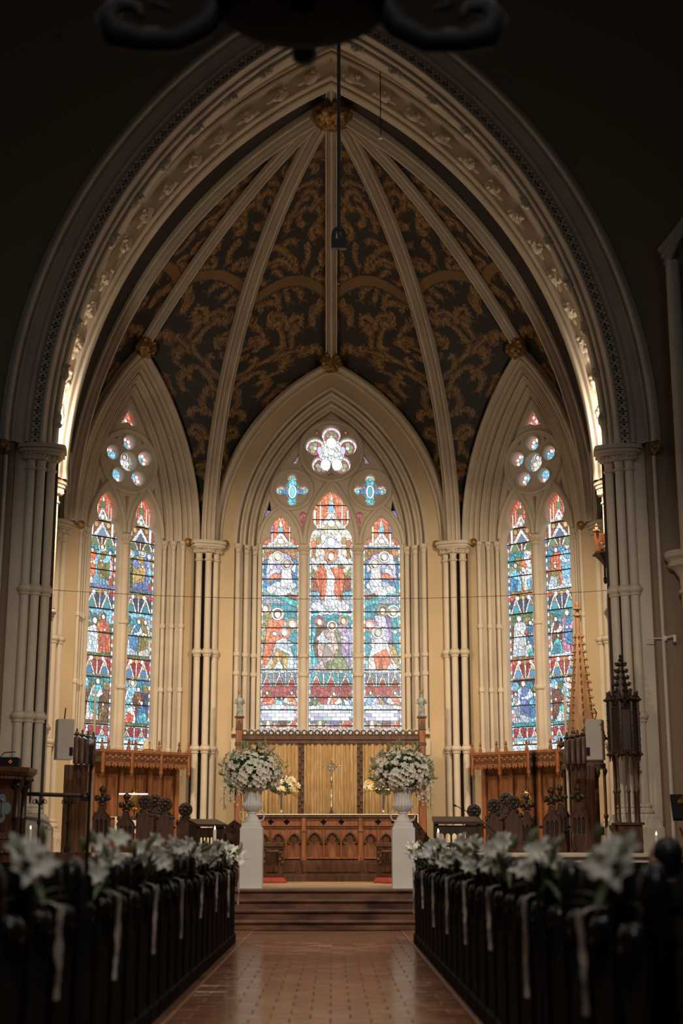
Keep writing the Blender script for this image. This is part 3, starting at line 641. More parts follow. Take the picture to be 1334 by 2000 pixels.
for k in range(4):
    y0 = 0.31*k; z1 = rise*(k+1); m = MB()
    pr = [(y0+0.03, z1-rise), (y0+0.03, z1-0.055), (y0+0.02, z1-0.045), (y0-0.012, z1-0.04), (y0-0.02, z1-0.02), (y0-0.01, z1-0.003), (y0+0.005, z1), (y0+0.4, z1), (y0+0.4, z1-rise)]
    m.add([(x, p, q) for x in (-2.3, 2.3) for p, q in pr], [tuple(range(9)), tuple(range(17, 8, -1))]+[(i, (i+1)%9, 9+(i+1)%9, 9+i) for i in range(9)])
    m.build('step', M['marble'], CH, 40)
m = MB(); m.box(-2.3, 2.3, 1.25, 6.36, 0.3, 0.568); m.build('chancel_pavement', M['carpet'], CH)
m = MB(); m.bbox(-2.3, 2.3, 6.3, 9.1, 0.4, 0.70, 0.012); m.build('altar_step', M['wood2'], CH)
PZ = 1.13
for sx in (-1, 1):
    m = MB(); x0, x1 = sorted((sx*2.3, sx*6.2)); m.box(x0, x1, 0.36, 9.0, -0.05, PZ-0.06); m.build('choir_platform', M['stone'], CH)
    m = MB(); m.bbox(x0, x1, 0.28, 9.0, PZ-0.06, PZ, 0.02); m.build('platform_edge', M['stone'], CH)
# ------------------------------------------------------------------ clustered columns
RZ = (5.37, 3.28)   # ring heights
ZC = 7.84           # top of capitals = springing
def leaves(mb, cx, cy, z, r, n, a0=0, a1=2*pi, s=0.06, seed=0):
    for i in range(n):
        a = a0+(a1-a0)*(i+0.5)/n
        x, y = cx+r*math.cos(a), cy+r*math.sin(a)
        mb.blob((x, y, z), (s, s, s*0.8), 7, 5, 0.28, seed+i*1.7, 2)
        mb.blob((cx+(r+s*0.5)*math.cos(a+0.15), cy+(r+s*0.5)*math.sin(a+0.15), z+s*0.9), (s*0.6, s*0.6, s*0.55), 6, 4, 0.3, seed+i, 3)
def cluster(name, label, loc, rz, shafts, zb, r=0.068, plinth=0.42, group=None, abr=0.0, pier=None):
    """shafts: list of (x,y); local -y faces the room"""
    t = thing(name, label, 'column', loc, rz, group); zb0 = zb
    zt = ZC-loc[2]; capz = zt-0.42
    for i, (x, y) in enumerate(shafts):
        m = MB(); m.lathe([(r*1.05, zb+plinth), (r, zb+plinth+0.1), (r*0.97, capz)], (x, y, 0), 14); m.build('shaft', M['stone'], t, 40)
    for z in RZ:
        z -= loc[2]; m = MB()
        for x, y in shafts: m.lathe([(r*0.95,z-0.10),(r*1.2,z-0.095),(r*1.3,z-0.07),(r*1.15,z-0.055),(r*1.3,z-0.045),(r*1.62,z-0.02),(r*1.7,z+0.015),(r*1.5,z+0.045),(r*1.2,z+0.06),(r*1.3,z+0.08),(r*0.95,z+0.09)], (x, y, 0), 14)
        m.build('shaft_ring', M['stone'], t, 40)
    m = MB()
    for x, y in shafts: m.lathe([(r*1.0,capz-0.02),(r*1.35,capz),(r*1.35,capz+0.025),(r*1.05,capz+0.04),(r*1.05,capz+0.12),(r*1.35,capz+0.2),(r*1.9,capz+0.26)], (x, y, 0), 14)
    for i, (x, y) in enumerate(shafts): leaves(m, x, y, capz+0.19, r*1.55, 6, -pi, 0, r*0.62, i)
    m.build('capital_foliage', M['stone'], t, 50)
    xs = [p[0] for p in shafts]; ys = [p[1] for p in shafts]; ex = r*2.1+abr; x0, x1 = min(xs)-ex, max(xs)+ex; ym = min(ys); cx = (x0+x1)/2; hw = (x1-x0)/2
    m = MB(); yb = max(ys)+0.2
    def ab(e, z0, z1):
        pts = [(cx-hw-e, yb)]+[(cx+(hw+e)*math.cos(a)*-1, ym-(ex*0.9+e)*abs(math.sin(a))**0.7 if 0 < i < 10 else max(ys)-0.0) for i, a in enumerate([pi*i/10 for i in range(11)])]+[(cx+hw+e, yb)]
        n = len(pts); m.add([(x,y,z0) for x,y in pts]+[(x,y,z1) for x,y in pts], [tuple(range(n)), tuple(range(2*n-1,n-1,-1))]+[(i,(i+1)%n,n+(i+1)%n,n+i) for i in range(n)])
    ab(-0.01, capz+0.255, capz+0.29); ab(0.035, capz+0.285, capz+0.33); ab(0.015, capz+0.325, capz+0.355); ab(0.06, capz+0.35, zt)
    m.build('abacus', M['stone'], t, 40)
    m = MB()
    for x, y in shafts: m.lathe([(r*1.05,zb+plinth+0.02),(r*1.45,zb+plinth),(r*1.55,zb+plinth-0.03),(r*1.3,zb+plinth-0.055),(r*1.5,zb+plinth-0.075),(r*1.9,zb+plinth-0.1),(r*1.95,zb+plinth-0.13),(r*1.7,zb+plinth-0.15)], (x, y, 0), 14)
    capz_, zt_ = capz, zt
    def bs(e, z0, z1, e2=None):
        e2 = e if e2 is None else e2; lo = []; hi = []
        for ee, L in ((e, lo), (e2, hi)):
            L += [(cx-hw-ee, yb), (cx-hw-ee, max(ys)-0.02)]+[(cx-(hw+ee)*math.cos(a), ym-(ex*0.75+ee)*math.sin(a)**0.7) for a in [pi*i/10 for i in range(1,10)]]+[(cx+hw+ee, max(ys)-0.02), (cx+hw+ee, yb)]
        n = len(lo); m.add([(x,y,z0) for x,y in lo]+[(x,y,z1) for x,y in hi], [tuple(range(n)), tuple(range(2*n-1,n-1,-1))]+[(i,(i+1)%n,n+(i+1)%n,n+i) for i in range(n)])
    bs(0.03, zb+plinth-0.2, zb+plinth-0.15, 0.0); bs(0.04, zb+plinth-0.23, zb+plinth-0.2); bs(0.10, zb+plinth-0.36, zb+plinth-0.23, 0.05); bs(0.12, zb, zb+plinth-0.36)
    m.build('base', M['stone'], t, 35)
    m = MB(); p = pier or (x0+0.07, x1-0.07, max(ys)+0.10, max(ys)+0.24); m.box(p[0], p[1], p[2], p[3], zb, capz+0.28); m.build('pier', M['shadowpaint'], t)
    return t
cl3 = [(-0.19, 0.05), (0.0, -0.05), (0.19, 0.05)]
for sx, nm in ((-1,'left'), (1,'right')):
    cluster('clustered_column', 'cream clustered column between the central window and the %s window' % nm, (sx*2.73, 31.02, PZ), sx*R(-20), cl3, 0.0, 0.072, 0.62)
    cluster('clustered_column', 'cream clustered column at the outer edge of the %s window' % nm, (sx*5.62, 28.98, PZ), sx*R(-62), [(-0.1,0.0),(0.1,0.0)], 0.0, 0.075, 0.62)
    cluster('clustered_column', 'slender clustered column tucked behind the %s pier of the chancel arch' % nm, (sx*5.18, 25.55, PZ), sx*R(-55), [(-0.1,0.0),(0.1,0.0)], 0.0, 0.08, 0.62)
    cluster('arch_pier', 'tall clustered pier carrying the %s side of the chancel arch' % nm, (sx*4.90, 23.30, PZ), sx*R(-10), [(-0.165, -0.06 if sx<0 else 0.08),(0.0, -0.03),(0.165, 0.08 if sx<0 else -0.06)], 0.0, 0.075, 0.75, abr=0.03)
# ------------------------------------------------------------------ nave east wall with the great arch
CC = 4.2
WE = plate([(-9,-0.1),(-9,22),(9,22),(9,-0.1)], [arch_pts(5.32, ZC, CC, 40, -0.05)], 0.5).build('wall_nave_east', M['chip'], None, None, (0,23.0,0)); tag(WE, 'dark plastered nave wall around the chancel arch', kind='structure')
for sx in (-1, 1):   # jamb returns behind the piers
    m = MB(); x0, x1 = sorted((sx*4.98, sx*5.34)); m.box(x0, x1, 23.2, 24.2, 0.6, ZC+0.3); m.build('pier_backing', M['stone'], WE, None, (0,-23.0,0))
    m = MB(); m.tube([(sx*5.42,22.95,0.8),(sx*5.42,22.95,7.6)], 0.03, 8); m.build('angle_roll', M['stone'], WE, 40, (0,-23.0,0))
CA = thing('chancel_arch', 'great pointed chancel arch with pierced diaper band and carved foliage knobs', 'arch', (0, 23.0, ZC))
def arc_order(name, prof, parent, z0=0.0, n=40, mt='stone', sm=35):
    m = MB(); arch_sweep(m, prof, z0, CC, n); return m.build(name, M[mt], parent, sm)
arc_order('hood_mould', [(5.56,0.02),(5.55,-0.06),(5.50,-0.10)]+roll(5.44,-0.10,0.05)+[(5.385,-0.04),(5.36,0.0)], CA)
arc_order('outer_moulding', [(5.36,0.0),(5.35,-0.05),(5.31,-0.06),(5.29,0.0),(5.24,0.05),(5.18,0.05),(5.14,0.0)]+roll(5.105,0.0,0.035)+[(5.065,0.03),(5.06,0.11)], CA)
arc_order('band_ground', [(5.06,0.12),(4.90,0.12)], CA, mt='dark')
arc_order('middle_moulding', [(4.90,0.12),(4.90,0.03)]+roll(4.865,0.03,0.035)+[(4.83,0.05),(4.80,0.15),(4.775,0.19)]+roll(4.765,0.17,0.025)+[(4.738,0.2),(4.735,0.28),(4.72,0.29)]+roll(4.695,0.29,0.028)+[(4.665,0.33),(4.655,0.38)], CA)
arc_order('soffit_moulding', [(4.655,0.38),(4.66,0.44),(4.70,0.47),(4.72,0.55),(4.76,0.60),(4.78,0.72),(4.84,0.80),(4.90,1.0),(5.0,1.08),(5.35,1.08)], CA)
def arch_at(a, u):  # u in -1..1, returns (x,z,angle of tangent)
    Rr = a+CC; ap = math.acos(CC/Rr); ph = ap*(1-abs(u)); x = CC-Rr*math.cos(ph); z = Rr*math.sin(ph); s = 1 if u < 0 else -1
    return s*x, z, (pi/2-ph)*s if s > 0 else -(pi/2-ph)
# pierced diaper panels (open cross in a frame)
dm = plate([(-0.074,-0.088),(0.074,-0.088),(0.074,0.088),(-0.074,0.088)], [[(-0.055,-0.02),(-0.055,0.02),(-0.025,0.0)],[(0.055,-0.02),(0.055,0.02),(0.025,0.0)],[(-0.035,0.072),(0.035,0.072),(0.0,0.02)],[(-0.035,-0.072),(0.035,-0.072),(0.0,-0.02)]], 0.035, 0.004).mesh('diaper_panel', M['stone'])
nd = 52
for i in range(nd):
    for s in (-1, 1):
        u = s*(1-(i+0.5)/nd); x, z, a = arch_at(4.98, u)
        link('diaper_panel', dm, CA, (x, 0.075, z), (0, math.atan2(z, CC+abs(x))*(1 if x < 0 else -1), 0))
# carved knobs
def knob_mesh(name, seed, s=1.0):
    s *= 1.45
    m = MB(); m.blob((0,0,0), (0.055*s,0.05*s,0.11*s), 9, 7, 0.22, seed, 3)
    for k in range(4): m.blob((0.04*s*math.cos(k*1.6+seed), -0.03*s, -0.07*s+0.05*s*k), 0.032*s, 7, 5, 0.3, seed+k, 2)
    m.blob((0,0,-0.14*s), (0.022*s,0.022*s,0.06*s), 6, 5); return m.mesh(name, M['stone'], 60)
km = [knob_mesh('foliage_knob', k) for k in range(3)]
for i in range(11):
    for s in (-1, 1):
        x, z, a = arch_at(4.69, s*(1-(i+0.55)/11.2)); link('foliage_knob', km[i%3], CA, (x, 0.33, z), (0, math.atan2(z, CC+abs(x))*(1 if x < 0 else -1), 0))
# inner chancel arch (in front of the apse vault)
IA = thing('inner_arch', 'crocketed inner arch at the mouth of the apse', 'arch', (0, 25.2, ZC))
arc_order('outer_moulding', [(5.75,-0.1),(5.42,-0.1),(5.40,-0.02)]+roll(5.345,-0.02,0.045)+[(5.29,0.0),(5.27,0.10)], IA)
arc_order('lit_moulding', [(5.27,0.10),(5.21,0.12),(5.13,0.13),(5.05,0.15)]+roll(5.01,0.15,0.03)+[(4.975,0.17),(4.97,0.24)]+roll(4.93,0.28,0.04)+[(4.885,0.34),(4.90,0.48),(5.4,0.5)], IA)
km2 = [knob_mesh('crocket', k+5, 1.15) for k in range(3)]
for i in range(14):
    for s in (-1, 1):
        x, z, a = arch_at(5.10, s*(1-(i+0.6)/14.2)); link('crocket', km2[i%3], IA, (x, 0.06, z), (0, math.atan2(z, CC+abs(x))*(1 if x < 0 else -1), 0))
# gap between the arches: barrel over the passage
BC = structure('ceiling_passage', 'shadowed vault between the two chancel arches'); BC.location = (0,24.0,ZC)
m = MB(); arch_sweep(m, [(5.35,0.0),(5.7,0.05),(5.7,1.25)], 0, CC, 30); m.build('web', M['stone'], BC, 40)
# carved label stops either side of the great arch
for sx, nm in ((-1,'left'),(1,'right')):
    m = MB(); m.blob((0,0,0), (0.10,0.10,0.11), 16, 11, 0.16, 2+sx, 4)
    for k in range(7): m.blob((0.08*math.cos(k*0.9),-0.06,0.08*math.sin(k*0.9)), 0.035, 7, 5, 0.3, k, 2)
    tag(m.build('label_stop', M['gold'], None, 60, (sx*5.46, 22.9, 7.74)), 'gilded carved label stop at the %s foot of the chancel arch' % nm, 'ornament')
# chancel side walls
for sx, nm in ((-1,'left'),(1,'right')):
    m = MB(); pts = [(sx*5.35,23.45),(sx*5.36,25.7),(sx*5.95,28.8)]
    m.grid([[(x,y,z) for x,y in pts] for z in (0.5, 13.0)]); tag(m.build('wall_chancel_%s' % nm, M['wallp']), 'cream plaster side wall of the chancel on the %s' % nm, kind='structure')
# nave side elements at the right edge: arcade capitals and arch spring
for sx, nm in ((1,'right'),):
    t = thing('arcade_respond', 'dark arcade half column with moulded capital at the right edge', 'column', (5.86,22.75,0))
    m = MB(); m.lathe([(0.16,0.6),(0.15,5.2)], (0,0,0), 14); m.build('shaft', M['stone'], t, 40)
    m = MB(); m.lathe([(0.15,5.2),(0.19,5.23),(0.19,5.27),(0.16,5.3),(0.17,5.48),(0.25,5.62),(0.33,5.66),(0.35,5.72),(0.32,5.75),(0.39,5.81),(0.40,5.9)], (0,0,0), 16); m.build('capital', M['stone'], t, 40)
    m = MB(); m.lathe([(0.13,5.9),(0.12,11.0)], (0,0,0), 12); m.build('upper_shaft', M['stone'], t, 40)
    m = MB()
    for k in range(3): m.tube([(-0.12-0.05*k+0.02,0,10.95+0.12*k),(0.05,-0.02,11.3+0.1*k),(0.35,-0.05,11.9),(0.9,-0.1,12.6)], 0.06, 8)
    m.build('arch_spring', M['stone'], t, 40)
# ------------------------------------------------------------------ apse bays: wall, orders of mouldings, shafts, tracery, glass
def shaft_part(parent, name, x, y, z0, z1, r, rings=(), cap=True, base=True, n=12):
    m = MB(); m.lathe([(r,z0),(r,z1)], (x,y,0), n)
    for z in rings: m.lathe([(r,z-0.06),(r*1.35,z-0.05),(r*1.5,z-0.01),(r*1.35,z+0.03),(r,z+0.05)], (x,y,0), n)
    if base: m.lathe([(r*1.7,z0),(r*1.7,z0+0.05),(r*1.35,z0+0.08),(r*1.5,z0+0.11),(r,z0+0.14)], (x,y,0), n)
    if cap:
        m.lathe([(r,z1-0.2),(r*1.3,z1-0.19),(r*1.05,z1-0.16),(r*1.4,z1-0.08),(r*1.75,z1-0.055),(r*1.75,z1)], (x,y,0), n)
        leaves(m, x, y, z1-0.085, r*1.35, 6, -pi, 0, r*0.45, x)
    return m.build(name, M['stone'], parent, 40)
def bay(idx, nm, loc, rz, W, c, op, sill, orders, glass, lights, tracery_holes, rings, bars_z, panels, label, gy):
    outer = arch_pts(W, ZC, c, 24, 0.55); hole = arch_pts(orders[-1], ZC, c, 24, sill-0.14)
    wl = plate(outer, [hole], 0.5).build('wall_apse_%s' % nm, M['wallp'], None, None, loc, (0,0,rz)); tag(wl, label, kind='structure')
    # wall rib against the vault
    w0 = W-0.06
    m = MB(); arch_sweep(m, [(w0,0.02),(w0,-0.13)]+roll(w0-0.06,-0.13,0.05)+[(w0-0.12,-0.09),(w0-0.14,-0.03)]+roll(w0-0.18,-0.03,0.035)+[(w0-0.22,0.02)], ZC, c, 30); m.build('wall_rib', M['stone'], wl, 35)
    # recessed orders, from the outermost arch to the glass
    for k, (a1, a0, y0, y1) in enumerate([(orders[2], orders[1], -0.02, 0.14), (orders[1], orders[0], 0.14, 0.28), (orders[0], op, 0.28, gy)]):
        d = (a1-a0); m = MB()
        pr = [(a1+0.03,0.0 if k == 0 else y0),(a1,y0)]+roll(a1-d*0.16,y0,d*0.15)+[(a1-d*0.34,y0+0.04),(a1-d*0.36,y0+(y1-y0)*0.95),(a1-d*0.54,y0+(y1-y0)*0.95)]+roll(a1-d*0.7,y0+(y1-y0)*0.55,d*0.13)+[(a0+d*0.1,y0+(y1-y0)*0.75),(a0,y1)]
        arch_sweep(m, pr, ZC, c, 30); m.build('arch_moulding', M['stone'], wl, 35)
        # jamb splay behind the shafts
        m = MB(); 
        for s in (-1, 1): m.grid([[(s*a1,y0+0.05,z),(s*(a1-0.02),y1,z),(s*a0,y1+0.03,z)] for z in (sill-0.14, ZC)])
        m.build('jamb', M['stone'], wl)
        for s in (-1, 1): shaft_part(wl, 'jamb_shaft', s*(a1-d*0.45), y0+0.06, sill-0.05, ZC, d*0.30, rings)
    # sill
    m = MB(); m.add([(s*orders[-1],y,z) for s in (-1,1) for y,z in ((-0.03,sill-0.5),(-0.03,sill-0.2),(0.02,sill-0.16),(gy,sill+0.02),(gy+0.1,sill-0.5))], [(0,1,6,5),(1,2,7,6),(2,3,8,7),(3,4,9,8)]); m.build('window_sill', M['stone'], wl, 30)
    # gilded boss at the apex of the wall rib, small bosses beside capitals
    ap = ZC+math.sqrt((W+c)**2-c*c)
    m = MB(); m.blob((0,-0.2,ap-0.12), (0.24,0.16,0.23), 20, 14, 0.13, idx, 5)
    for k in range(9): m.blob((0.17*math.cos(k*0.7),-0.3,ap-0.12+0.16*math.sin(k*0.7)), 0.065, 7, 5, 0.3, k, 2)
    m.build('rib_boss', M['gold'], wl, 60)
    for s in (-1, 1):
        m = MB(); m.blob((s*(W-0.34),-0.06,ZC-0.02), (0.09,0.08,0.085), 12, 8, 0.2, s, 4); m.build('small_boss', M['gold'], wl, 60)
    # ---- window
    wn = thing('window_%d' % idx, glass['label'], None, loc, rz, kind='structure')
    holes = [trefoil_light(*L) for L in lights]+tracery_holes['holes']
    plate(arch_pts(op+0.03, ZC, c, 30, sill-0.05), holes, 0.20, 0.022, 1).xf(Matrix.Translation((0,gy-0.10,0))).build('tracery', M['stone'], wn, 35)
    for lp in tracery_holes['rolls']:
        pts, closed, r = lp; m = MB(); m.tube([(x, gy-0.11, z) for x, z in pts], r*1.15, 8, closed); m.build('tracery_moulding', M['stone'], wn, 50)
    for x in tracery_holes['mullions']: shaft_part(wn, 'mullion', x, gy-0.09, sill-0.05, ZC, 0.085, rings)
    g = glass['g']
    for (x0, x1, z0, z1) in panels:
        g.panel('glass_panel', x0, x1, z0, z1, wn, gy+0.10)
    for (x0, x1, z) in bars_z:
        m = MB(); m.box(x0, x1, gy+0.07, gy+0.092, z-0.011, z+0.011); m.build('saddle_bar', M['lead'], wn)
    return wl
def lancet_roll(cx, hw, zs, ap, n=10):
    rise = ap-zs; c_ = arch_c(hw, rise); return [(cx+x, z) for x, z in arch_pts(hw, zs, c_, n)]
# centre
LC = [(-1.15,0.415,3.66,7.86,0.215,8.085,0.23,8.25,8.57), (0,0.487,3.66,7.93,0.32,8.30,0.43,8.60,9.17), (1.15,0.415,3.66,7.86,0.215,8.085,0.23,8.25,8.57)]
def tri(*p): return list(p)
h = [foil(0,10.09,0.39,0.215,5,90,128), foil(-0.893,9.18,0.26,0.115,4,90,128), foil(0.893,9.18,0.26,0.115,4,90,128)]
for s in (-1,1):
    for T in ([(0.70,10.10),(0.90,9.80),(0.79,9.80)],[(1.40,8.92),(1.36,8.64),(1.56,8.42)],[(0.57,8.62),(0.66,8.66),(0.72,8.60),(0.645,8.24)],[(0.33,10.62),(0.28,10.53),(0.40,10.50)],[(0.60,9.86),(0.68,9.72),(0.56,9.72)]):
        q = [(s*x,z) for x,z in T]; h.append(q if s < 0 else q[::-1])
h.append([(-0.07,9.52),(0.07,9.52),(0.0,9.58)])
rolls = [(circ(0,10.09,0.70,40),True,0.05),(circ(0,10.09,0.63,40),True,0.022)]
for s in (-1,1): rolls += [(circ(s*0.893,9.18,0.455,32),True,0.045),(circ(s*0.893,9.18,0.40,32),True,0.02),(lancet_roll(s*1.15,0.49,7.9,8.80),False,0.04)]
rolls.append((lancet_roll(0,0.60,7.9,9.42),False,0.045))
barsC = [7.837,7.13,6.384,5.669,5.075,4.758,4.183,3.836]
pan = []; sb = []
for cx, hw, top in ((-1.15,0.415,8.6),(0,0.487,9.2),(1.15,0.415,8.6)):
    zz = [top]+([8.514,8.288] if cx == 0 else [])+barsC+[3.64]
    for i in range(len(zz)-1): pan.append((cx-hw-0.02,cx+hw+0.02,zz[i+1],zz[i]))
    for z in zz[1:-1]: sb.append((cx-hw,cx+hw,z))
    for i in range(len(zz)-1):   # light intermediate tie bars
        n_ = 1
        if zz[i]-zz[i+1] > 0.5: sb.append((cx-hw,cx+hw,(zz[i]+zz[i+1])/2-0.01))
pan += [(-0.66,0.66,9.42,10.75),(-1.35,-0.5,8.72,9.62),(0.5,1.35,8.72,9.62),(-1.1,-0.66,9.66,10.3),(0.66,1.1,9.66,10.3),(-1.7,-1.3,8.3,8.72),(1.3,1.7,8.3,8.72),(-0.75,-0.55,8.18,8.72),(0.55,0.75,8.18,8.72)]
bay(1, 'center', (0,31.2,0), 0, 2.72, 2.1, 1.62, 3.66, (1.80,1.98,2.16), dict(g=paint_centre(), label='tall central three-light stained glass window above the altar'), LC, dict(holes=h, rolls=rolls, mullions=[-0.612,0.612]), RZ[:1]+(4.95,), sb, pan, 'cream apse wall around the central stained glass window', 0.42)
# sides
LS = [(-0.49,0.355,3.2,7.84,0.18,8.13,0.245,8.38,8.77), (0.49,0.355,3.2,7.84,0.18,8.13,0.245,8.38,8.77)]
hs = [circ(0.435*math.cos(R(90+72*i)),9.52+0.435*math.sin(R(90+72*i)),0.162,18) for i in range(5)]+[circ(0,9.52,0.215,24)]
hs += [[(-0.22,10.36),(-0.05,10.42),(0.05,10.36),(0.2,10.36),(0.0,10.76)],[(-0.05,8.74),(0.05,8.74),(0,8.3)],[(-0.70,9.02),(-0.66,8.94),(-0.74,8.74)],[(0.70,9.02),(0.74,8.74),(0.66,8.94)],[(-0.42,10.05),(-0.28,10.12),(-0.33,9.98)],[(0.42,10.05),(0.33,9.98),(0.28,10.12)]]
rs_ = [(circ(0,9.52,0.70,40),True,0.045),(circ(0,9.52,0.64,40),True,0.022),(lancet_roll(-0.49,0.44,7.9,9.0),False,0.045),(lancet_roll(0.49,0.44,7.9,9.0),False,0.045)]
for i in range(5):
    th = R(90+72*i); rs_.append((circ(0.435*math.cos(th),9.52+0.435*math.sin(th),0.185,14,th-R(115),th+R(115)),False,0.022))
barsS = [8.127,7.777,7.391,7.052,6.643,6.205,5.695,5.188,4.74,4.202,3.742,3.36]
pan = []; sb = []
for cx in (-0.49,0.49):
    zz = [8.8]+barsS+[3.17]
    for i in range(len(zz)-1): pan.append((cx-0.37,cx+0.37,zz[i+1],zz[i]))
    for z in zz[1:-1]: sb.append((cx-0.36,cx+0.36,z))
pan += [(-0.7,0.7,8.85,10.25),(-0.28,0.28,10.3,10.85),(-0.1,0.1,8.25,8.8),(-0.9,-0.68,8.6,9.2),(0.68,0.9,8.6,9.2)]
for sx, nm, k in ((-1,'left',2),(1,'right',3)):
    bay(k, nm, (sx*4.25,30.10,0), -sx*R(40), 1.70, 4.6, 0.92, 3.2, (1.07,1.21,1.36), dict(g=paint_side(10+k, SC_L if sx < 0 else SC_R), label='tall two-light stained glass window on the %s side of the apse' % nm), LS, dict(holes=hs, rolls=rs_, mullions=[0.0]), RZ[:1]+(4.5,) if False else (5.95,4.55), sb, pan, 'cream apse wall around the %s stained glass window' % nm, 0.44)
# ------------------------------------------------------------------ painted vault
def paint_vault():
    g = Glass(0, 3.2, 0, 11.4, 0.010, seed=5); GR = (0.026,0.021,0.018); G1 = (0.27,0.15,0.056); G2 = (0.36,0.21,0.082); G3 = (0.19,0.10,0.038)
    g.col[:] = GR; rr = random.Random(11)
    def lobe(x, z, a, L, w_, curl, col):
        sp = []; n = 7; px, pz, aa = x, z, a
        for i in range(n+1):
            t = i/n; sp.append((px, pz, aa, w_*math.sin(pi*min(1, 0.18+t*0.82))**0.8*(1-t*0.55))); px += math.cos(aa)*L/n; pz += math.sin(aa)*L/n; aa += curl/n
        g.poly([(p[0]-p[3]*math.sin(p[2]), p[1]+p[3]*math.cos(p[2])) for p in sp]+[(p[0]+p[3]*math.sin(p[2]), p[1]-p[3]*math.cos(p[2])) for p in reversed(sp)], col)
        return px, pz
    def leaf(x, z, a, L, w_, curl, col):
        lobe(x, z, a, L*1.04, w_*1.32, curl, GR); lobe(x, z, a, L, w_, curl, col)
    def sprig(x, z, a, L, curl):
        """acanthus scroll: curling stem with hooked leaflets either side"""
        n = 5; px, pz, aa = x, z, a
        for i in range(n):
            t = i/n; s = L*(0.56-0.24*t)
            for sd in (-1, 1):
                c = [G1, G1, G2, G3][rr.randrange(4)]
                leaf(px, pz, aa+sd*rr.uniform(0.55,0.95), s*rr.uniform(0.85,1.15), 0.028+0.013*rr.random(), -sd*rr.uniform(1.2,2.8), c)
                if i % 2 == 0: leaf(px, pz, aa+sd*rr.uniform(1.1,1.7), s*0.6, 0.020, sd*rr.uniform(1.2,2.4), G3)
            px += math.cos(aa)*L/n; pz += math.sin(aa)*L/n; aa += curl/n
        for k in (-0.5, 0, 0.5): leaf(px, pz, aa+k, L*0.26, 0.029, curl*0.5+k, G2)
        px, pz, aa = x, z, a
        for i in range(n):
            lobe(px, pz, aa, L/n*1.5, 0.014, curl/n, G2); px += math.cos(aa)*L/n; pz += math.sin(aa)*L/n; aa += curl/n
    z = 0.1; k = 0
    while z < 11.2:
        for x in np.arange(0.08+0.18*(k%2), 3.3, 0.37):
            sprig(x+rr.uniform(-0.09,0.09), z+rr.uniform(-0.1,0.1), pi/2+rr.uniform(-1.0,1.0), rr.uniform(0.40,0.56), rr.choice((-1,1))*rr.uniform(0.8,2.8))
        z += 0.40; k += 1
    for zc, amp in ((5.45,0.28),(8.55,0.22)):
        up = [(x, zc+amp*math.sin(min(1,x/1.75)*pi)+0.15) for x in np.linspace(0,3.2,30)]; lo = [(x, q-0.21) for x, q in reversed(up)]
        g.poly([(x,q+0.03) for x,q in up]+[(x,q-0.03) for x,q in lo], GR); g.poly(up+lo, (0.23,0.13,0.05))
    return g
VT = paint_vault()
BOSS = Vector((0, 26.6, 16.1))
def groin(K, v, zB=None):
    zB = zB or BOSS.z; L = math.hypot(K[0]-BOSS.x, K[1]-BOSS.y); h_ = zB-ZC; Rr = (h_*h_+L*L)/(2*L); am = math.asin(min(1, h_/Rr)); a = am*v
    z = ZC+Rr*math.sin(a); hh = L-Rr+Rr*math.cos(a); d = (Vector((K[0],K[1]))-Vector((BOSS.x,BOSS.y)))/L
    return Vector((BOSS.x+d.x*hh, BOSS.y+d.y*hh, z))
def ridge(A, t, sag=0.45):
    A = Vector(A); p = A.lerp(BOSS, t); p.z += sag*4*t*(1-t); return p
CE = structure('ceiling', 'dark painted apse vault with gold acanthus scrolls between cream ribs')
def web(K, wallpt, A, nu=110, nv=400, passage=None, paint=True):
    P = np.zeros((nv+1, nu+1, 3)); Q = np.zeros((nv+1, nu+1, 2)); zA = A[2] if A else None; acc = 0; last = None
    for j in range(nv+1):
        v = j/nv; G = groin(K, v)
        if passage: E_ = passage(G.z)
        elif G.z <= zA: E_ = wallpt(G.z)
        else: E_ = ridge(A, (G.z-zA)/(BOSS.z-zA))
        if last is not None: acc += (G-last).length
        last = G; D = E_-G; ln = D.length
        for i in range(nu+1):
            u = i/nu; p = G+D*u; p.z += min(0.16, ln*0.06)*4*u*(1-u); P[j,i] = p; Q[j,i] = ((1-u)*ln, acc)
    nV = (nv+1)*(nu+1); me = bpy.data.meshes.new('vault_web'); idx = np.arange(nV).reshape(nv+1, nu+1)
    F = np.stack([idx[:-1,:-1], idx[:-1,1:], idx[1:,1:], idx[1:,:-1]], -1).reshape(-1,4)
    me.vertices.add(nV); me.vertices.foreach_set('co', P.reshape(-1)); me.loops.add(F.size); me.loops.foreach_set('vertex_index', F.reshape(-1).astype(np.int32))
    me.polygons.add(len(F)); me.polygons.foreach_set('loop_start', np.arange(len(F), dtype=np.int32)*4); me.update(calc_edges=True)
    i_ = np.clip((Q[...,0]/VT.res).astype(int), 0, VT.W-1); j_ = np.clip(((VT.z1-Q[...,1])/VT.res).astype(int), 0, VT.H-1)
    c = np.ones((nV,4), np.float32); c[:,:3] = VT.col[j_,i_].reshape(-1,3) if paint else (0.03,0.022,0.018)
    at = me.color_attributes.new('Col','FLOAT_COLOR','POINT'); at.data.foreach_set('color', c.reshape(-1)); me.polygons.foreach_set('use_smooth', np.ones(len(F), bool))
    me.materials.append(M['vaultpaint']); return link('vault_web', me, CE)
def wall_pt_fn(loc, rz, W, c, s):
    Rr = W+c; Mx = Matrix.Translation(loc) @ Matrix.Rotation(rz, 4, 'Z')
    def f(z):
        dz = max(0, z-ZC); x = Rr-math.sqrt(max(0, Rr*Rr-dz*dz)) ; xx = max(0, W-x); return Mx @ Vector((s*xx, 0.02, z))
    return f
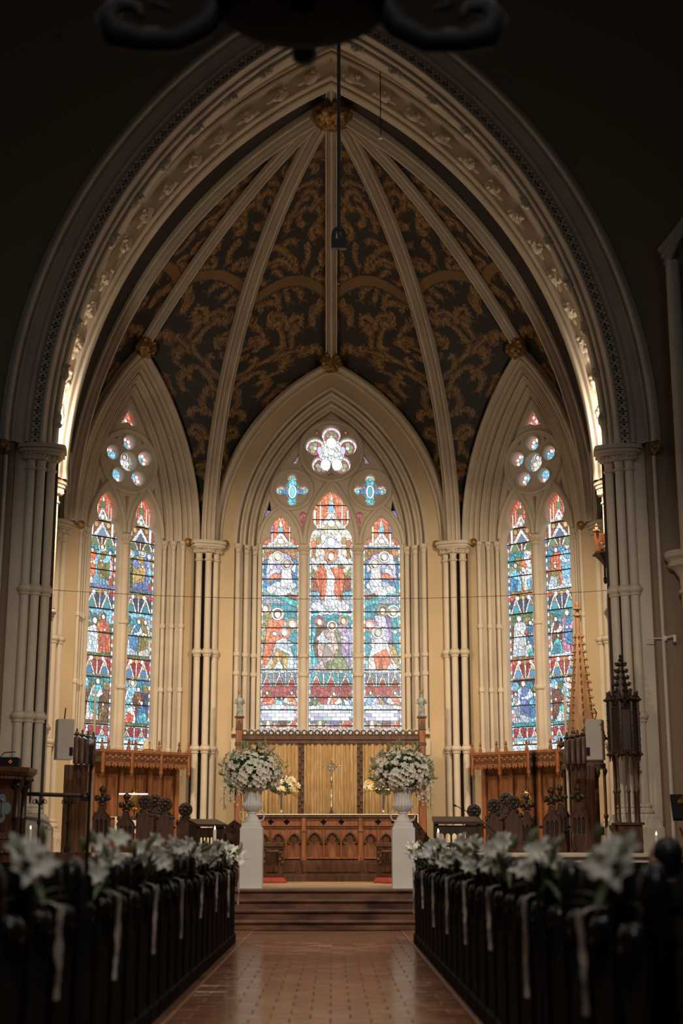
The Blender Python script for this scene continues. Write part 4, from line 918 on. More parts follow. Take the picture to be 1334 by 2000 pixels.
def rib(name, pts, wd, dp, parent=CE):
    """moulded rib hanging below the curve pts (in a vertical plane)"""
    pts = [Vector(p) for p in pts]; N = len(pts); d = (pts[-1]-pts[0]); side = Vector((-d.y, d.x, 0)).normalized()
    h_ = [(-1,0.15),(-1,-0.28),(-0.9,-0.42),(-0.74,-0.44),(-0.66,-0.34),(-0.58,-0.30),(-0.52,-0.5),(-0.5,-0.66),(-0.38,-0.76),(-0.28,-0.66),(-0.2,-0.68),(-0.17,-0.9),(-0.1,-1.0)]; pr = h_+[(-x_, z_) for x_, z_ in reversed(h_)]
    rows = []
    for i, p in enumerate(pts):
        t = (pts[min(i+1,N-1)]-pts[max(i-1,0)]).normalized(); nrm = t.cross(side)
        if nrm.dot(Vector((0,26.0,9))-p) > 0: nrm = -nrm
        rows.append([tuple(p+side*(a*wd)+nrm*(b*dp)) for a, b in pr])
    m = MB(); m.grid(rows); return m.build(name, M['stone'], parent, 40)
KC = {s: (s*2.73, 31.0) for s in (-1,1)}; KN = {s: (s*5.55, 29.0) for s in (-1,1)}
AC = (0, 31.2, ZC+math.sqrt((2.72+2.1)**2-2.1**2)); dS = math.sqrt((1.70+4.6)**2-4.6**2)
for s in (-1, 1):
    web(KC[s], wall_pt_fn((0,31.2,0), 0, 2.72, 2.1, s), AC)
    AS = (s*4.25, 30.10, ZC+dS)
    web(KC[s], wall_pt_fn((s*4.25,30.10,0), -s*R(40), 1.70, 4.6, -s), AS)
    web(KN[s], wall_pt_fn((s*4.25,30.10,0), -s*R(40), 1.70, 4.6, s), AS, paint=True)
    def pas(z, s=s):
        a = 5.45; Rr = a+CC; dz = min(z-ZC, math.sqrt(Rr*Rr-CC*CC)); return Vector((s*max(0.0, math.sqrt(Rr*Rr-dz*dz)-CC), 25.65, z))
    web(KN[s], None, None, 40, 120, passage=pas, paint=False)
    rib('groin_rib', [groin(KC[s], v/30) for v in range(31)], 0.165, 0.26)
    rib('groin_rib', [groin(KN[s], v/30) for v in range(31)], 0.17, 0.26)
    rib('side_ridge_rib', [ridge((s*4.25, 30.10, ZC+dS-0.1), v/20) for v in range(21)], 0.125, 0.2)
    # slim wall rib on the chancel side wall, beside the outer column
    pts = [(s*(5.55-0.25*math.sin(t/20*pi)*0), 29.0-3.3*t/20, ZC+4.4*math.sin(t/20*pi/1.0)**0.8 if 0 < t < 20 else ZC) for t in range(21)]
    rib('side_wall_rib', pts, 0.11, 0.18)
rib('ridge_rib', [ridge((0,31.15,AC[2]-0.1), v/20) for v in range(21)], 0.135, 0.22)
rib('front_ridge_rib', [BOSS.lerp(Vector((0,25.5,16.25)), v/6) for v in range(7)], 0.12, 0.2)
m = MB(); m.blob((BOSS.x, BOSS.y, BOSS.z-0.22), (0.40,0.40,0.30), 28, 18, 0.10, 1, 6)
for k in range(16):
    a = k*0.39*2; m.blob((BOSS.x+0.33*math.cos(a), BOSS.y+0.33*math.sin(a), BOSS.z-0.25-0.08*(k%2)), (0.1,0.1,0.09), 8, 6, 0.3, k, 3)
for k in range(7): m.tube([(BOSS.x+(0.1+0.2*t)*math.cos(k*0.9+t*2), BOSS.y+(0.1+0.2*t)*math.sin(k*0.9+t*2), BOSS.z-0.52+0.14*t) for t in (0,0.25,0.5,0.75,1)], [0.03,0.035,0.04,0.03,0.02], 6)
m.build('crown_boss', M['gold'], CE, 60)
# ------------------------------------------------------------------ altar
def quatre(cx, cz, r): return foil(cx, cz, r*0.62, r*0.42, 4, 90, 128, 6)
AZ = 0.70
AL = thing('altar', 'carved oak altar with traceried arches under a white linen cloth', 'altar', (0.04, 28.75, AZ))
m = MB(); m.box(-1.56,1.56,0.08,0.85,0.0,1.08); m.build('body', M['wood'], AL)
m = MB(); m.bbox(-1.75,1.75,-0.10,0.9,0.0,0.27,0.015); m.build('plinth', M['wood2'], AL)
for x0, x1 in ((-1.7,-0.68),(-0.64,0.60),(0.64,1.7)):
    m = MB(); m.bbox(x0+0.04,x1-0.04,-0.115,-0.09,0.05,0.22,0.01); m.build('plinth_panel', M['wood2'], AL)
m = MB(); m.bbox(-1.66,1.66,-0.05,0.9,1.09,1.14,0.015); m.bbox(-1.63,1.63,-0.02,0.9,0.88,0.91,0.01); m.build('mensa', M['wood2'], AL)
for k, (x0, x1, n) in enumerate(((-1.52,-0.60,3),(-0.52,0.52,3),(0.60,1.52,3))):
    w_ = (x1-x0)/n; holes = []
    for i in range(n):
        cx = x0+w_*(i+0.5); holes.append([(cx+x, z) for x, z in arch_pts(w_*0.43, 0.60, w_*0.25, 8, 0.33)])
    plate([(x0,0.29),(x1,0.29),(x1,0.89),(x0,0.89)], holes, 0.06, 0.008, 1).build('arcade', M['wood'], AL, 30)
    for i in range(n):
        cx = x0+w_*(i+0.5); m = MB(); pts = arch_pts(w_*0.40, 0.60, w_*0.25, 8); m.tube([(cx+x,-0.005,z) for x,z in pts], 0.018, 6)
        for s in (-1,1):
            for (dx,z) in ((0.30,0.70),(0.34,0.60),(0.24,0.76)):
                m.blob((cx+s*w_*dx,0.03,z), (0.032,0.02,0.03), 7, 5, 0.3, i, 3)
            m.tube([(cx+s*w_*0.42,0.03,0.66),(cx+s*w_*0.26,0.03,0.63),(cx+s*w_*0.2,0.03,0.66)], 0.012, 5); m.tube([(cx+s*w_*0.28,0.03,0.79),(cx+s*w_*0.14,0.03,0.74),(cx+s*w_*0.12,0.03,0.78)], 0.012, 5)
        m.build('arch_tracery', M['wood2'], AL, 50)
        if i: m = MB(); m.tube([(x0+w_*i,-0.01,0.3),(x0+w_*i,-0.01,0.87)], 0.016, 8); m.build('colonnette', M['wood'], AL, 50)
    fr = [quatre(x0+(x1-x0)*f, 1.0, 0.055) for f in (0.33, 0.67)]
    plate([(x0,0.92),(x1,0.92),(x1,1.085),(x0,1.085)], fr, 0.05, 0.005).build('frieze', M['wood'], AL, 30)
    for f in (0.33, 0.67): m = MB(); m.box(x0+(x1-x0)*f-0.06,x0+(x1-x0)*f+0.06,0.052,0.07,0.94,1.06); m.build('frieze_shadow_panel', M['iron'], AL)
for x in (-1.56,-0.56,0.56,1.56):
    m = MB(); m.bbox(x-0.045,x+0.045,-0.04,0.06,0.27,1.09,0.01); m.bbox(x-0.06,x+0.06,-0.06,0.06,0.27,0.36,0.01); m.bbox(x-0.055,x+0.055,-0.055,0.06,0.82,0.87,0.01); m.build('pilaster', M['wood'], AL)
tag((lambda m: m.build('altar_cloth', M['linen'], None, 30, (0.04, 28.75, AZ)))(MB().bbox(-1.68,1.68,-0.06,0.9,1.141,1.156,0.006).box(-1.695,-1.68,-0.05,0.88,0.98,1.15).box(1.68,1.695,-0.05,0.88,0.98,1.15)), 'white linen cloth covering the altar top', 'cloth')
TZ = AZ+1.157
# altar cross
CR = thing('altar_cross', 'silver standing cross in the middle of the altar', 'cross', (0.02, 29.25, TZ))
m = MB(); m.lathe([(0.11,0),(0.11,0.015),(0.09,0.03),(0.075,0.05),(0.05,0.09),(0.03,0.13),(0.035,0.16),(0.018,0.2),(0.016,0.33)], (0,0,0), 6); m.build('foot', M['silver'], CR, 30)
m = MB(); m.lathe([(0.014,0.32),(0.03,0.34),(0.014,0.36),(0.013,0.62),(0.028,0.66),(0.013,0.70),(0.013,0.78)], (0,0,0), 10); m.build('stem', M['silver'], CR, 40)
m = MB(); m.bbox(-0.15,0.15,-0.012,0.012,0.93,0.955,0.003); m.bbox(-0.014,0.014,-0.013,0.013,0.76,1.08,0.003); m.build('arms', M['silver'], CR)
m = MB()
for x, z in ((-0.155,0.942),(0.155,0.942),(0,1.09)):
    for k in range(3): m.blob((x+0.022*math.cos(k*2.1+1.6),0,z+0.022*math.sin(k*2.1+1.6)), 0.018, 8, 6)
m.tube([(0.075*math.cos(k*pi/8),0,0.942+0.075*math.sin(k*pi/8)) for k in range(16)], 0.009, 6, True)
for k in range(4): m.blob((0.05*math.cos(pi/4+k*pi/2),0,0.942+0.05*math.sin(pi/4+k*pi/2)), 0.02, 8, 6)
m.build('finials', M['silver'], CR, 50)
# reredos with gold curtains
RE = thing('reredos_screen', 'dark carved oak screen with cresting behind the altar', 'screen', (0, 30.5, AZ))
for x in (-1.94, 1.94):
    m = MB(); m.bbox(x-0.075,x+0.075,-0.08,0.08,0.0,3.2,0.02); m.build('corner_post', M['wood'], RE)
    m = MB(); m.bbox(x-0.09,x+0.09,-0.095,0.095,2.62,2.68,0.01); m.add([(x-0.09,-0.1,2.95),(x+0.09,-0.1,2.95),(x,-0.1,3.16),(x-0.06,-0.085,2.95),(x+0.06,-0.085,2.95),(x,-0.085,3.1)], [(0,1,2),(3,4,5)]); m.bbox(x-0.1,x+0.1,-0.1,0.1,3.2,3.235,0.01); m.build('post_gable', M['wood2'], RE)
for x in (-0.62, 0.62):
    m = MB(); m.bbox(x-0.065,x+0.065,-0.03,0.05,0.3,2.68,0.012); m.build('mullion_post', M['wood2'], RE)
    m = MB()
    for k in range(16): m.blob((x+0.03*(-1)**k,-0.035,1.3+k*0.085), (0.03,0.018,0.045), 7, 5, 0.3, k, 3)
    m.build('carved_vine', M['wood2'], RE, 60)
m = MB(); m.bbox(-1.88,1.88,-0.07,0.06,2.66,2.74,0.01); m.bbox(-1.88,1.88,-0.1,0.06,2.74,2.83,0.015); m.build('top_rail', M['wood2'], RE)
cm = plate([(-0.068,0.0),(0.068,0.0),(0.068,0.075),(0.0,0.125),(-0.068,0.075)], [circ(0,0.056,0.034,10)], 0.03, 0.004).mesh('cresting_leaf', M['dark'])
for k in range(27): link('cresting_leaf', cm, RE, (-1.82+k*0.14, -0.05, 2.83))
m = MB(); m.box(-1.9,1.9,0.06,0.09,0.0,2.75); m.build('back_panel', M['wood2'], RE)
for k, (x0, x1, nm) in enumerate(((-1.86,-0.68,'left'),(-0.56,0.56,'middle'),(0.68,1.86,'right'))):
    n = 150; rows = []; rr = random.Random(k)
    ph = [rr.uniform(0,6) for _ in range(4)]
    for z in np.linspace(0.9, 2.68, 14):
        rows.append([(x0+(x1-x0)*i/n, 0.01+0.03*math.sin(i*0.40+ph[0]+1.1*math.sin(i*0.11+ph[1])+0.25*math.sin(z*2+i*0.05))*(1-0.25*(z-0.9)/1.8)+0.010*math.sin(i*1.13+ph[2]+z*0.9), z) for i in range(n+1)])
    m = MB(); m.grid(rows); tag(m.build('curtain', M['fabric'], None, 60, (0,30.46,AZ)), 'pleated gold curtain in the %s bay of the altar screen' % nm, 'curtain', 'gold curtains behind the altar')
for x, nm in ((-1.94,'left'),(1.94,'right')):
    st = thing('saint_statue', 'small painted crowned statue on the %s post of the altar screen' % nm, 'statue', (x, 30.5, AZ+3.236), 0)
    m = MB(); m.loft([(0,0,0,0.075,0.06),(0,0,0.06,0.07,0.055),(0,0,0.2,0.065,0.05),(0,0,0.33,0.075,0.05),(0,0,0.38,0.06,0.042),(0,0,0.405,0.025,0.025),(0,0,0.425,0.03,0.033),(0,0,0.46,0.036,0.04),(0,0,0.49,0.025,0.028)], 14)
    for s in (-1,1): m.tube([(s*0.07,0,0.36),(s*0.095,-0.03,0.28),(s*0.03,-0.07,0.27)], [0.024,0.022,0.016], 7)
    fg = m.build('figure', M['statue'], st, 60)
    m = MB(); m.lathe([(0.036,0.475),(0.04,0.5),(0.044,0.53)], (0,0,0), 10)
    for k in range(5): m.blob((0.042*math.cos(k*1.257),0.042*math.sin(k*1.257),0.545), 0.012, 6, 5)
    m.build('crown', M['gold'], fg, 50)
# ------------------------------------------------------------------ flowers
def lily_mesh(name, R_=0.07, seed=0, mt='petal'):
    m = MB(); rr = random.Random(seed)
    for k in range(6):
        a = k*pi/3+rr.uniform(-0.15,0.15); L = R_*(1 if k%2 else 0.9)*rr.uniform(0.9,1.1); w_ = L*0.30; up = rr.uniform(0.25,0.55)
        P = []
        for t in (0.0,0.3,0.6,0.85,1.0):
            r = L*t; h_ = L*up*math.sin(t*2.2)*0.9; ww = w_*math.sin(min(1,0.12+t*0.9)*pi)**0.8
            d = Vector((math.cos(a),math.sin(a),0)); s = Vector((-math.sin(a),math.cos(a),0)); c = d*r+Vector((0,0,h_))
            P.append([tuple(c-s*ww+Vector((0,0,ww*0.35))), tuple(c), tuple(c+s*ww+Vector((0,0,ww*0.35)))])
        m.grid(P)
    m.blob((0,0,R_*0.15), (R_*0.08,R_*0.08,R_*0.3), 6, 4)
    return m.mesh(name, M[mt], 60)
def leaf_mesh(name, L=0.14, w_=0.02, mt='leaf', bend=0.3):
    m = MB(); P = []
    for t in (0,0.25,0.5,0.75,1.0):
        ww = w_*math.sin(min(1,0.1+t*0.9)*pi)**0.7; z = bend*L*t*t
        P.append([(L*t,-ww,-z+ww*0.3),(L*t,0,-z),(L*t,ww,-z+ww*0.3)])
    m.grid(P); return m.mesh(name, M[mt], 60)
def bud_mesh(name, L=0.07, r=0.014, mt='palel'):
    m = MB(); m.lathe([(0.003,0),(r*0.7,L*0.2),(r,L*0.5),(r*0.75,L*0.8),(0.002,L)], (0,0,0), 7); return m.mesh(name, M[mt], 60)
LM = [lily_mesh('lily', 0.075, k) for k in range(4)]; LB = [lily_mesh('lily', 0.062, 10+k, 'petal') for k in range(3)]; LF = [leaf_mesh('leaf', 0.15, 0.02), leaf_mesh('leaf', 0.20, 0.017, bend=0.5)]; BM_ = bud_mesh('bud')
RM = [lily_mesh('rose_bloom', 0.05, 20+k, ['ivory','ivory','yellow'][k]) for k in range(3)]
PALM = leaf_mesh('palm_frond', 0.34, 0.012, 'leaf', 0.2)
def aim(o, d):
    o.rotation_euler = Vector(d).to_track_quat('Z','Y').to_euler()
def aimx(o, d): o.rotation_euler = Vector(d).to_track_quat('X','Z').to_euler()
def bouquet(loc, label, seed, flip):
    rr = random.Random(seed); t = thing('flower_arrangement', label, 'flowers', loc); t.scale = (1.10,1.05,1.08)
    m = MB(); m.blob((0,0,0.28), (0.33,0.30,0.27), 14, 10, 0.15, seed, 4); m.build('foliage_core', M['leaf'], t, 60)
    n = 330
    for i in range(n):
        z = 1-2*(i+0.5)/n*0.86; a = i*2.39996; q = math.sqrt(max(0,1-z*z)); d = Vector((q*math.cos(a), q*math.sin(a), z))
        p = Vector((0.45*d.x, 0.40*d.y, 0.29+0.34*d.z))*rr.uniform(0.84,1.08)
        k = rr.random()
        if k < 0.78: o = link('lily', rr.choice(LM+LB), t, p); aim(o, d+Vector((rr.uniform(-.4,.4),rr.uniform(-.4,.4),0.15))); o.scale = (rr.uniform(0.62,0.95),)*3
        elif k < 0.90: o = link('bud', BM_, t, p); aim(o, d+Vector((0,0,0.6))); o.scale = (1.3,1.3,1.5)
        else: o = link('leaf', LF[0], t, p*0.92); aimx(o, d+Vector((0,0,0.4)))
    for i in range(16):
        a = rr.uniform(0,6.28); o = link('leaf', rr.choice(LF), t, (0.3*math.cos(a),0.28*math.sin(a),rr.uniform(0.1,0.5))); aimx(o, (math.cos(a),math.sin(a),rr.uniform(-0.2,1.0)))
    for i in range(8):   # tall buds on top
        a = rr.uniform(0,6.28); o = link('bud', BM_, t, (0.22*math.cos(a),0.2*math.sin(a),rr.uniform(0.58,0.66))); o.rotation_euler = (rr.uniform(-.4,.4),rr.uniform(-.4,.4),0); o.scale = (1.5,1.5,1.9)
    for j in range(6):   # trailing sprays
        x = flip*(-0.42+0.14*j*0.55)+rr.uniform(-.03,.03); L = [0.42,0.30,0.36,0.2,0.12,0.16][j]; y = -0.12+rr.uniform(-.08,.1); m = MB(); pts = [(x,y,0.12-L*k/5+0.0) for k in range(6)]; m.tube(pts, 0.005, 5)
        st = m.build('trailing_stem', M['leaf'], t, 60)
        for k in range(9):
            p = (x+rr.uniform(-.035,.035), y+rr.uniform(-.035,.035), 0.12-L*k/8.5); o = link('small_bloom', rr.choice(LB), t, p); o.scale = (0.62-0.03*k,)*3; aim(o, (rr.uniform(-1,1),-1,rr.uniform(-.3,.5)))
            if k%2: o = link('leaf', LF[0], t, p); aimx(o, (rr.uniform(-1,1),-0.3,-1)); o.scale = (0.5,)*3
    return t
def urn(loc, label):
    t = thing('urn', label, 'urn', loc); fl = lambda a, z: 1+0.045*math.cos(22*a)
    m = MB(); m.bbox(-0.155,0.155,-0.155,0.155,0,0.045,0.008); m.build('plinth_block', M['white'], t)
    m = MB(); m.lathe([(0.14,0.045),(0.145,0.07),(0.12,0.085),(0.10,0.12),(0.075,0.17),(0.07,0.19),(0.085,0.20),(0.085,0.215),(0.07,0.225)], (0,0,0), 44, mod=lambda a, z: 1+(0.035*math.cos(22*a) if 0.08 < z < 0.18 else 0)); m.build('foot', M['white'], t, 40)
    m = MB(); m.lathe([(0.07,0.22),(0.10,0.235),(0.14,0.27),(0.165,0.31),(0.17,0.34),(0.155,0.36),(0.14,0.38),(0.14,0.46),(0.155,0.54),(0.185,0.585)], (0,0,0), 66, mod=fl); bw = m.build('bowl', M['white'], t, 50)
    m = MB(); m.lathe([(0.18,0.575),(0.205,0.585),(0.21,0.60),(0.195,0.61),(0.17,0.6)], (0,0,0), 32); m.build('rim', M['white'], bw, 40)
    for s in (-1,1):
        m = MB(); m.tube([(s*0.12,0,0.25),(s*0.17,0,0.235),(s*0.20,0,0.2),(s*0.195,0,0.13),(s*0.17,0,0.09),(s*0.12,0,0.08)], 0.011, 7); m.build('handle', M['white'], t, 60)
PY = 23.85; ZP = 0.57
for sx, nm, x in ((-1,'left',-1.275),(1,'right',1.20)):
    t = thing('pedestal', 'white square pedestal at the top of the steps on the %s' % nm, 'pedestal', (x, PY, ZP), 0)
    m = MB(); m.bbox(-0.185,0.185,-0.185,0.185,0,0.955,0.006); m.build('shaft', M['white'], t)
    m = MB(); m.bbox(-0.165,0.165,-0.165,0.165,0.955,0.985,0.006); m.build('cap', M['white'], t)
    urn((x, PY, ZP+0.986), 'fluted white urn with handles on the %s pedestal' % nm)
    bouquet((x-0.0, PY, ZP+1.56), 'large rounded bouquet of white lilies in the %s urn' % nm, 4+sx, -sx)
    # brass vase and yellow flowers on the altar
    vx = 0.04+sx*1.02
    t = thing('altar_vase', 'slender silver trumpet vase on the %s of the altar' % nm, 'vase', (vx, 29.1, TZ)); m = MB(); m.lathe([(0.06,0),(0.06,0.012),(0.03,0.03),(0.018,0.06),(0.026,0.08),(0.022,0.11),(0.03,0.2),(0.042,0.32),(0.06,0.42)], (0,0,0), 14); m.build('vase_body', M['silver'], t, 40)
    m = MB(); m.lathe([(0.062,0.415),(0.068,0.42),(0.06,0.43)], (0,0,0), 14); m.build('vase_lip', M['silver'], t, 40)
    t = thing('yellow_bouquet', 'ivory and yellow flowers with palm fronds in the %s altar vase' % nm, 'flowers', (vx, 29.1, TZ+0.40)); rr = random.Random(30+sx)
    m = MB(); m.blob((0,0,0.1), (0.16,0.12,0.11), 12, 8, 0.25, sx, 4); m.build('foliage_core', M['leaf'], t, 60)
    t.scale = (1.3,1.2,1.3)
    for i in range(46):
        a = rr.uniform(0,6.28); q = rr.uniform(0.05,0.30); p = (q*math.cos(a), -0.05+0.55*q*math.sin(a), 0.06+rr.uniform(0,0.20)*(1-q)); o = link('bloom', RM[rr.choice((0,0,1,1,2))], t, p); aim(o, (math.cos(a)*0.7,-0.7,0.6)); o.scale = (rr.uniform(1.0,1.45),)*3
    for i in range(26):
        a = rr.uniform(-0.5,3.64); o = link('palm_frond', PALM, t, (0,0.02,0.08)); aimx(o, (math.cos(a)*1.1, rr.uniform(-.3,.2), math.sin(a)*0.8)); o.scale = (rr.uniform(0.8,1.25),1,1)
# kneelers in front of the altar
for sx, nm in ((-1,'left'),(1,'right')):
    t = thing('prayer_bench', 'low carved oak bench in front of the %s end of the altar' % nm, 'bench', (sx*1.10+0.0, 27.8, 0.57))
    m = MB(); m.bbox(-0.24,0.24,-0.16,0.16,0.66,0.735,0.012); m.bbox(-0.22,0.22,-0.12,0.14,0.60,0.66,0.008); m.build('seat', M['wood2'], t)
    for s in (-1,1):
        m = MB(); m.bbox(s*0.17-0.05,s*0.17+0.05,-0.12,0.14,0,0.6,0.01); m.build('leg', M['wood2'], t)
        m = MB()
        for k in range(4): m.blob((s*0.17+0.02*(-1)**k,-0.125,0.36+0.06*k), (0.035,0.02,0.035), 8, 6, 0.3, k, 3)
        m.build('carved_leaf', M['wood2'], t, 60)
    m = MB(); m.bbox(-0.13,0.13,0.0,0.04,0.30,0.56,0.01); m.build('rail', M['wood2'], t)
    for k in range(2 if sx > 0 else 1):
        m = MB(); rows = []
        for j in range(9):
            rows.append([(-0.25+0.5*i/14, -0.15+0.3*j/8, 0.02+0.075*min(1,4*(i/14)*(1-i/14)*2)**0.5*min(1,4*(j/8)*(1-j/8)*2)**0.5) for i in range(15)])
        m.grid(rows); m.box(-0.25,0.25,-0.15,0.15,0.0,0.022)
        tag(m.build('kneeling_cushion', M['red'], None, 60, (sx*1.06+0.10*k, 27.45-0.33*k*0, 0.571+0.075*0) if k == 0 else (sx*1.20, 27.12, 0.571)), ('red velvet kneeling cushion on the %s' % nm) + (', nearer the steps' if k else ' beside the bench'), 'cushion')
# ------------------------------------------------------------------ side panelling with canopies
def sedilia(sx, nm):
    t = thing('canopied_panelling', 'oak sedilia panelling with pinnacled canopy under the %s window' % nm, 'panelling', (sx*4.02, 30.05, PZ), -sx*R(40)); W2 = 1.06; T = 2.03
    m = MB(); m.box(-W2,W2,0.1,0.16,0,T-0.05); m.build('back_board', M['wood'], t)
    for k in range(4):
        x = -W2+0.03+k*(2*W2-0.06)/3
        m = MB(); m.bbox(x-0.05,x+0.05,0.02,0.1,0,T-0.3,0.012); m.build('stile', M['wood'], t)
    for k in range(3):
        for j in range(2):
            x0 = -W2+0.03+k*(2*W2-0.06)/3; w_ = (2*W2-0.06)/3; a = x0+0.07+j*(w_-0.1)/2; m = MB(); m.bbox(a,a+(w_-0.1)/2-0.03,0.07,0.1,0.05,T-0.45,0.02); m.build('panel', M['wood'], t)
    # canopy: projecting cornice, frieze, pendant cusps
    m = MB(); m.bbox(-W2-0.05,W2+0.05,-0.38,0.16,T-0.06,T,0.015); m.bbox(-W2-0.03,W2+0.03,-0.36,0.16,T-0.09,T-0.06,0.01); m.build('cornice', M['wood'], t)
    m = MB(); m.box(-W2,W2,-0.34,-0.31,T-0.25,T-0.08); m.box(-W2,-W2+0.03,-0.34,0.1,T-0.25,T-0.08); m.box(W2-0.03,W2,-0.34,0.1,T-0.25,T-0.08); m.build('frieze', M['wood2'], t)
    m = MB()
    for k in range(30): m.blob((-W2+0.05+k*(2*W2-0.1)/29,-0.345,T-0.15+0.02*(-1)**k), (0.035,0.015,0.03), 6, 5, 0.3, k, 3)
    m.build('carved_frieze_vine', M['wood'], t, 60)
    cu = plate([(-0.075,0.0),(0.075,0.0),(0.075,-0.05),(0.05,-0.11),(0.02,-0.075),(0.0,-0.06),(-0.02,-0.075),(-0.05,-0.11),(-0.075,-0.05)], [circ(0,-0.035,0.018,8)], 0.03, 0.004).mesh('pendant_cusp', M['wood'])
    for k in range(14): link('pendant_cusp', cu, t, (-W2+0.075+k*(2*W2-0.15)/13, -0.345, T-0.25))
    for k, x in enumerate((-W2+0.02,-W2/3,W2/3,W2-0.02)):
        m = MB(); m.bbox(x-0.03,x+0.03,-0.38,-0.32,T-0.42,T-0.05,0.008); m.lathe([(0.035,T-0.42),(0.045,T-0.45),(0.03,T-0.48),(0.012,T-0.53),(0.004,T-0.56)], (x,-0.35,0), 8); m.build('pendant_post', M['wood'], t, 40)
    for k, x in enumerate((-W2+0.0,-W2+0.18,-W2/3-0.08,-W2/3+0.12,W2/3-0.05,W2-0.22,W2)):
        m = MB(); m.lathe([(0.042,T),(0.04,T+0.04),(0.026,T+0.09),(0.014,T+0.13),(0.03,T+0.15),(0.032,T+0.165),(0.012,T+0.18),(0.02,T+0.20),(0.004,T+0.225)], (x,-0.33+0.05*(k%2),0), 8); m.build('pinnacle', M['wood'], t, 40)
    # carved shield
    m = MB(); m.blob((0.0,0.06,1.05), (0.11,0.03,0.19), 16, 12, 0.12, 3, 5)
    for k in range(10): m.blob((0.12*math.cos(k*0.63),0.045,1.05+0.2*math.sin(k*0.63)), (0.03,0.02,0.03), 7, 5, 0.3, k, 3)
    m.build('carved_shield', M['brass'], t, 60)
    return t
sl = sedilia(-1, 'left'); sr = sedilia(1, 'right')
mi = thing('mitre_ornament', 'pale carved mitre standing on the left panelling canopy', 'ornament', (-4.02+0.05, 30.05-0.05, PZ+2.031), R(40))
m = MB(); m.loft([(0.12,-0.1,0,0.12,0.07),(0.12,-0.1,0.05,0.125,0.075),(0.12,-0.1,0.14,0.11,0.05),(0.12,-0.1,0.2,0.06,0.025),(0.12,-0.1,0.26,0.006,0.006)], 16); m.build('mitre', M['stone'], mi, 50)
m = MB(); m.tube([(0.12+0.125*math.cos(k*pi/8),-0.1+0.078*math.sin(k*pi/8),0.035) for k in range(16)], 0.014, 6, True); m.bbox(0.105,0.135,-0.178,-0.165,0.05,0.2,0.003); m.build('band', M['gold'], mi, 50)
m = MB(); m.tube([(-0.18,-0.1,0.02),(-0.1,-0.14,0.05),(-0.02,-0.16,0.03)], 0.018, 7); m.tube([(0.24,-0.14,0.03),(0.3,-0.12,0.05),(0.36,-0.1,0.02)], 0.018, 7); m.build('lappets', M['stone'], mi, 50)
# white-covered credence with light bar at the left panelling
t = thing('credence_table', 'credence table with white cloth in front of the left panelling', 'table', (-3.95, 29.0, PZ), R(40))
m = MB(); m.bbox(-0.5,0.5,-0.2,0.2,0.62,0.66,0.01); m.build('table_top', M['wood2'], t)
for x in (-0.44,0.44):
    for y in (-0.15,0.15): m = MB(); m.box(x-0.025,x+0.025,y-0.025,y+0.025,0,0.62); m.build('leg', M['wood2'], t)
tag(MB().bbox(-0.53,0.53,-0.22,0.22,0.661,0.672,0.004).box(-0.53,0.53,-0.228,-0.222,0.36,0.668).build('white_cloth', M['linen'], None, None, (-3.95, 29.0, PZ), (0,0,R(40))), 'white cloth hanging over the credence table', 'cloth')
t = thing('display_case', 'slim glass display case with a glowing light bar by the left stalls', 'case', (-3.85, 28.35, PZ), R(6))
m = MB()
for x in (-0.28,0.28): m.tube([(x,0,0),(x,0,1.12)], 0.007, 6)
m.build('posts', M['grey'], t); m = MB(); m.bbox(-0.3,0.3,-0.12,0.12,0.6,0.68,0.01); m.build('case_box', M['dark'], t)
m = MB(); m.tube([(-0.28,0,1.10),(0.28,0,1.10)], 0.014, 8); m.build('light_tube', glow('light_tube', (1.0,0.93,0.85), 1.1), t, 60)
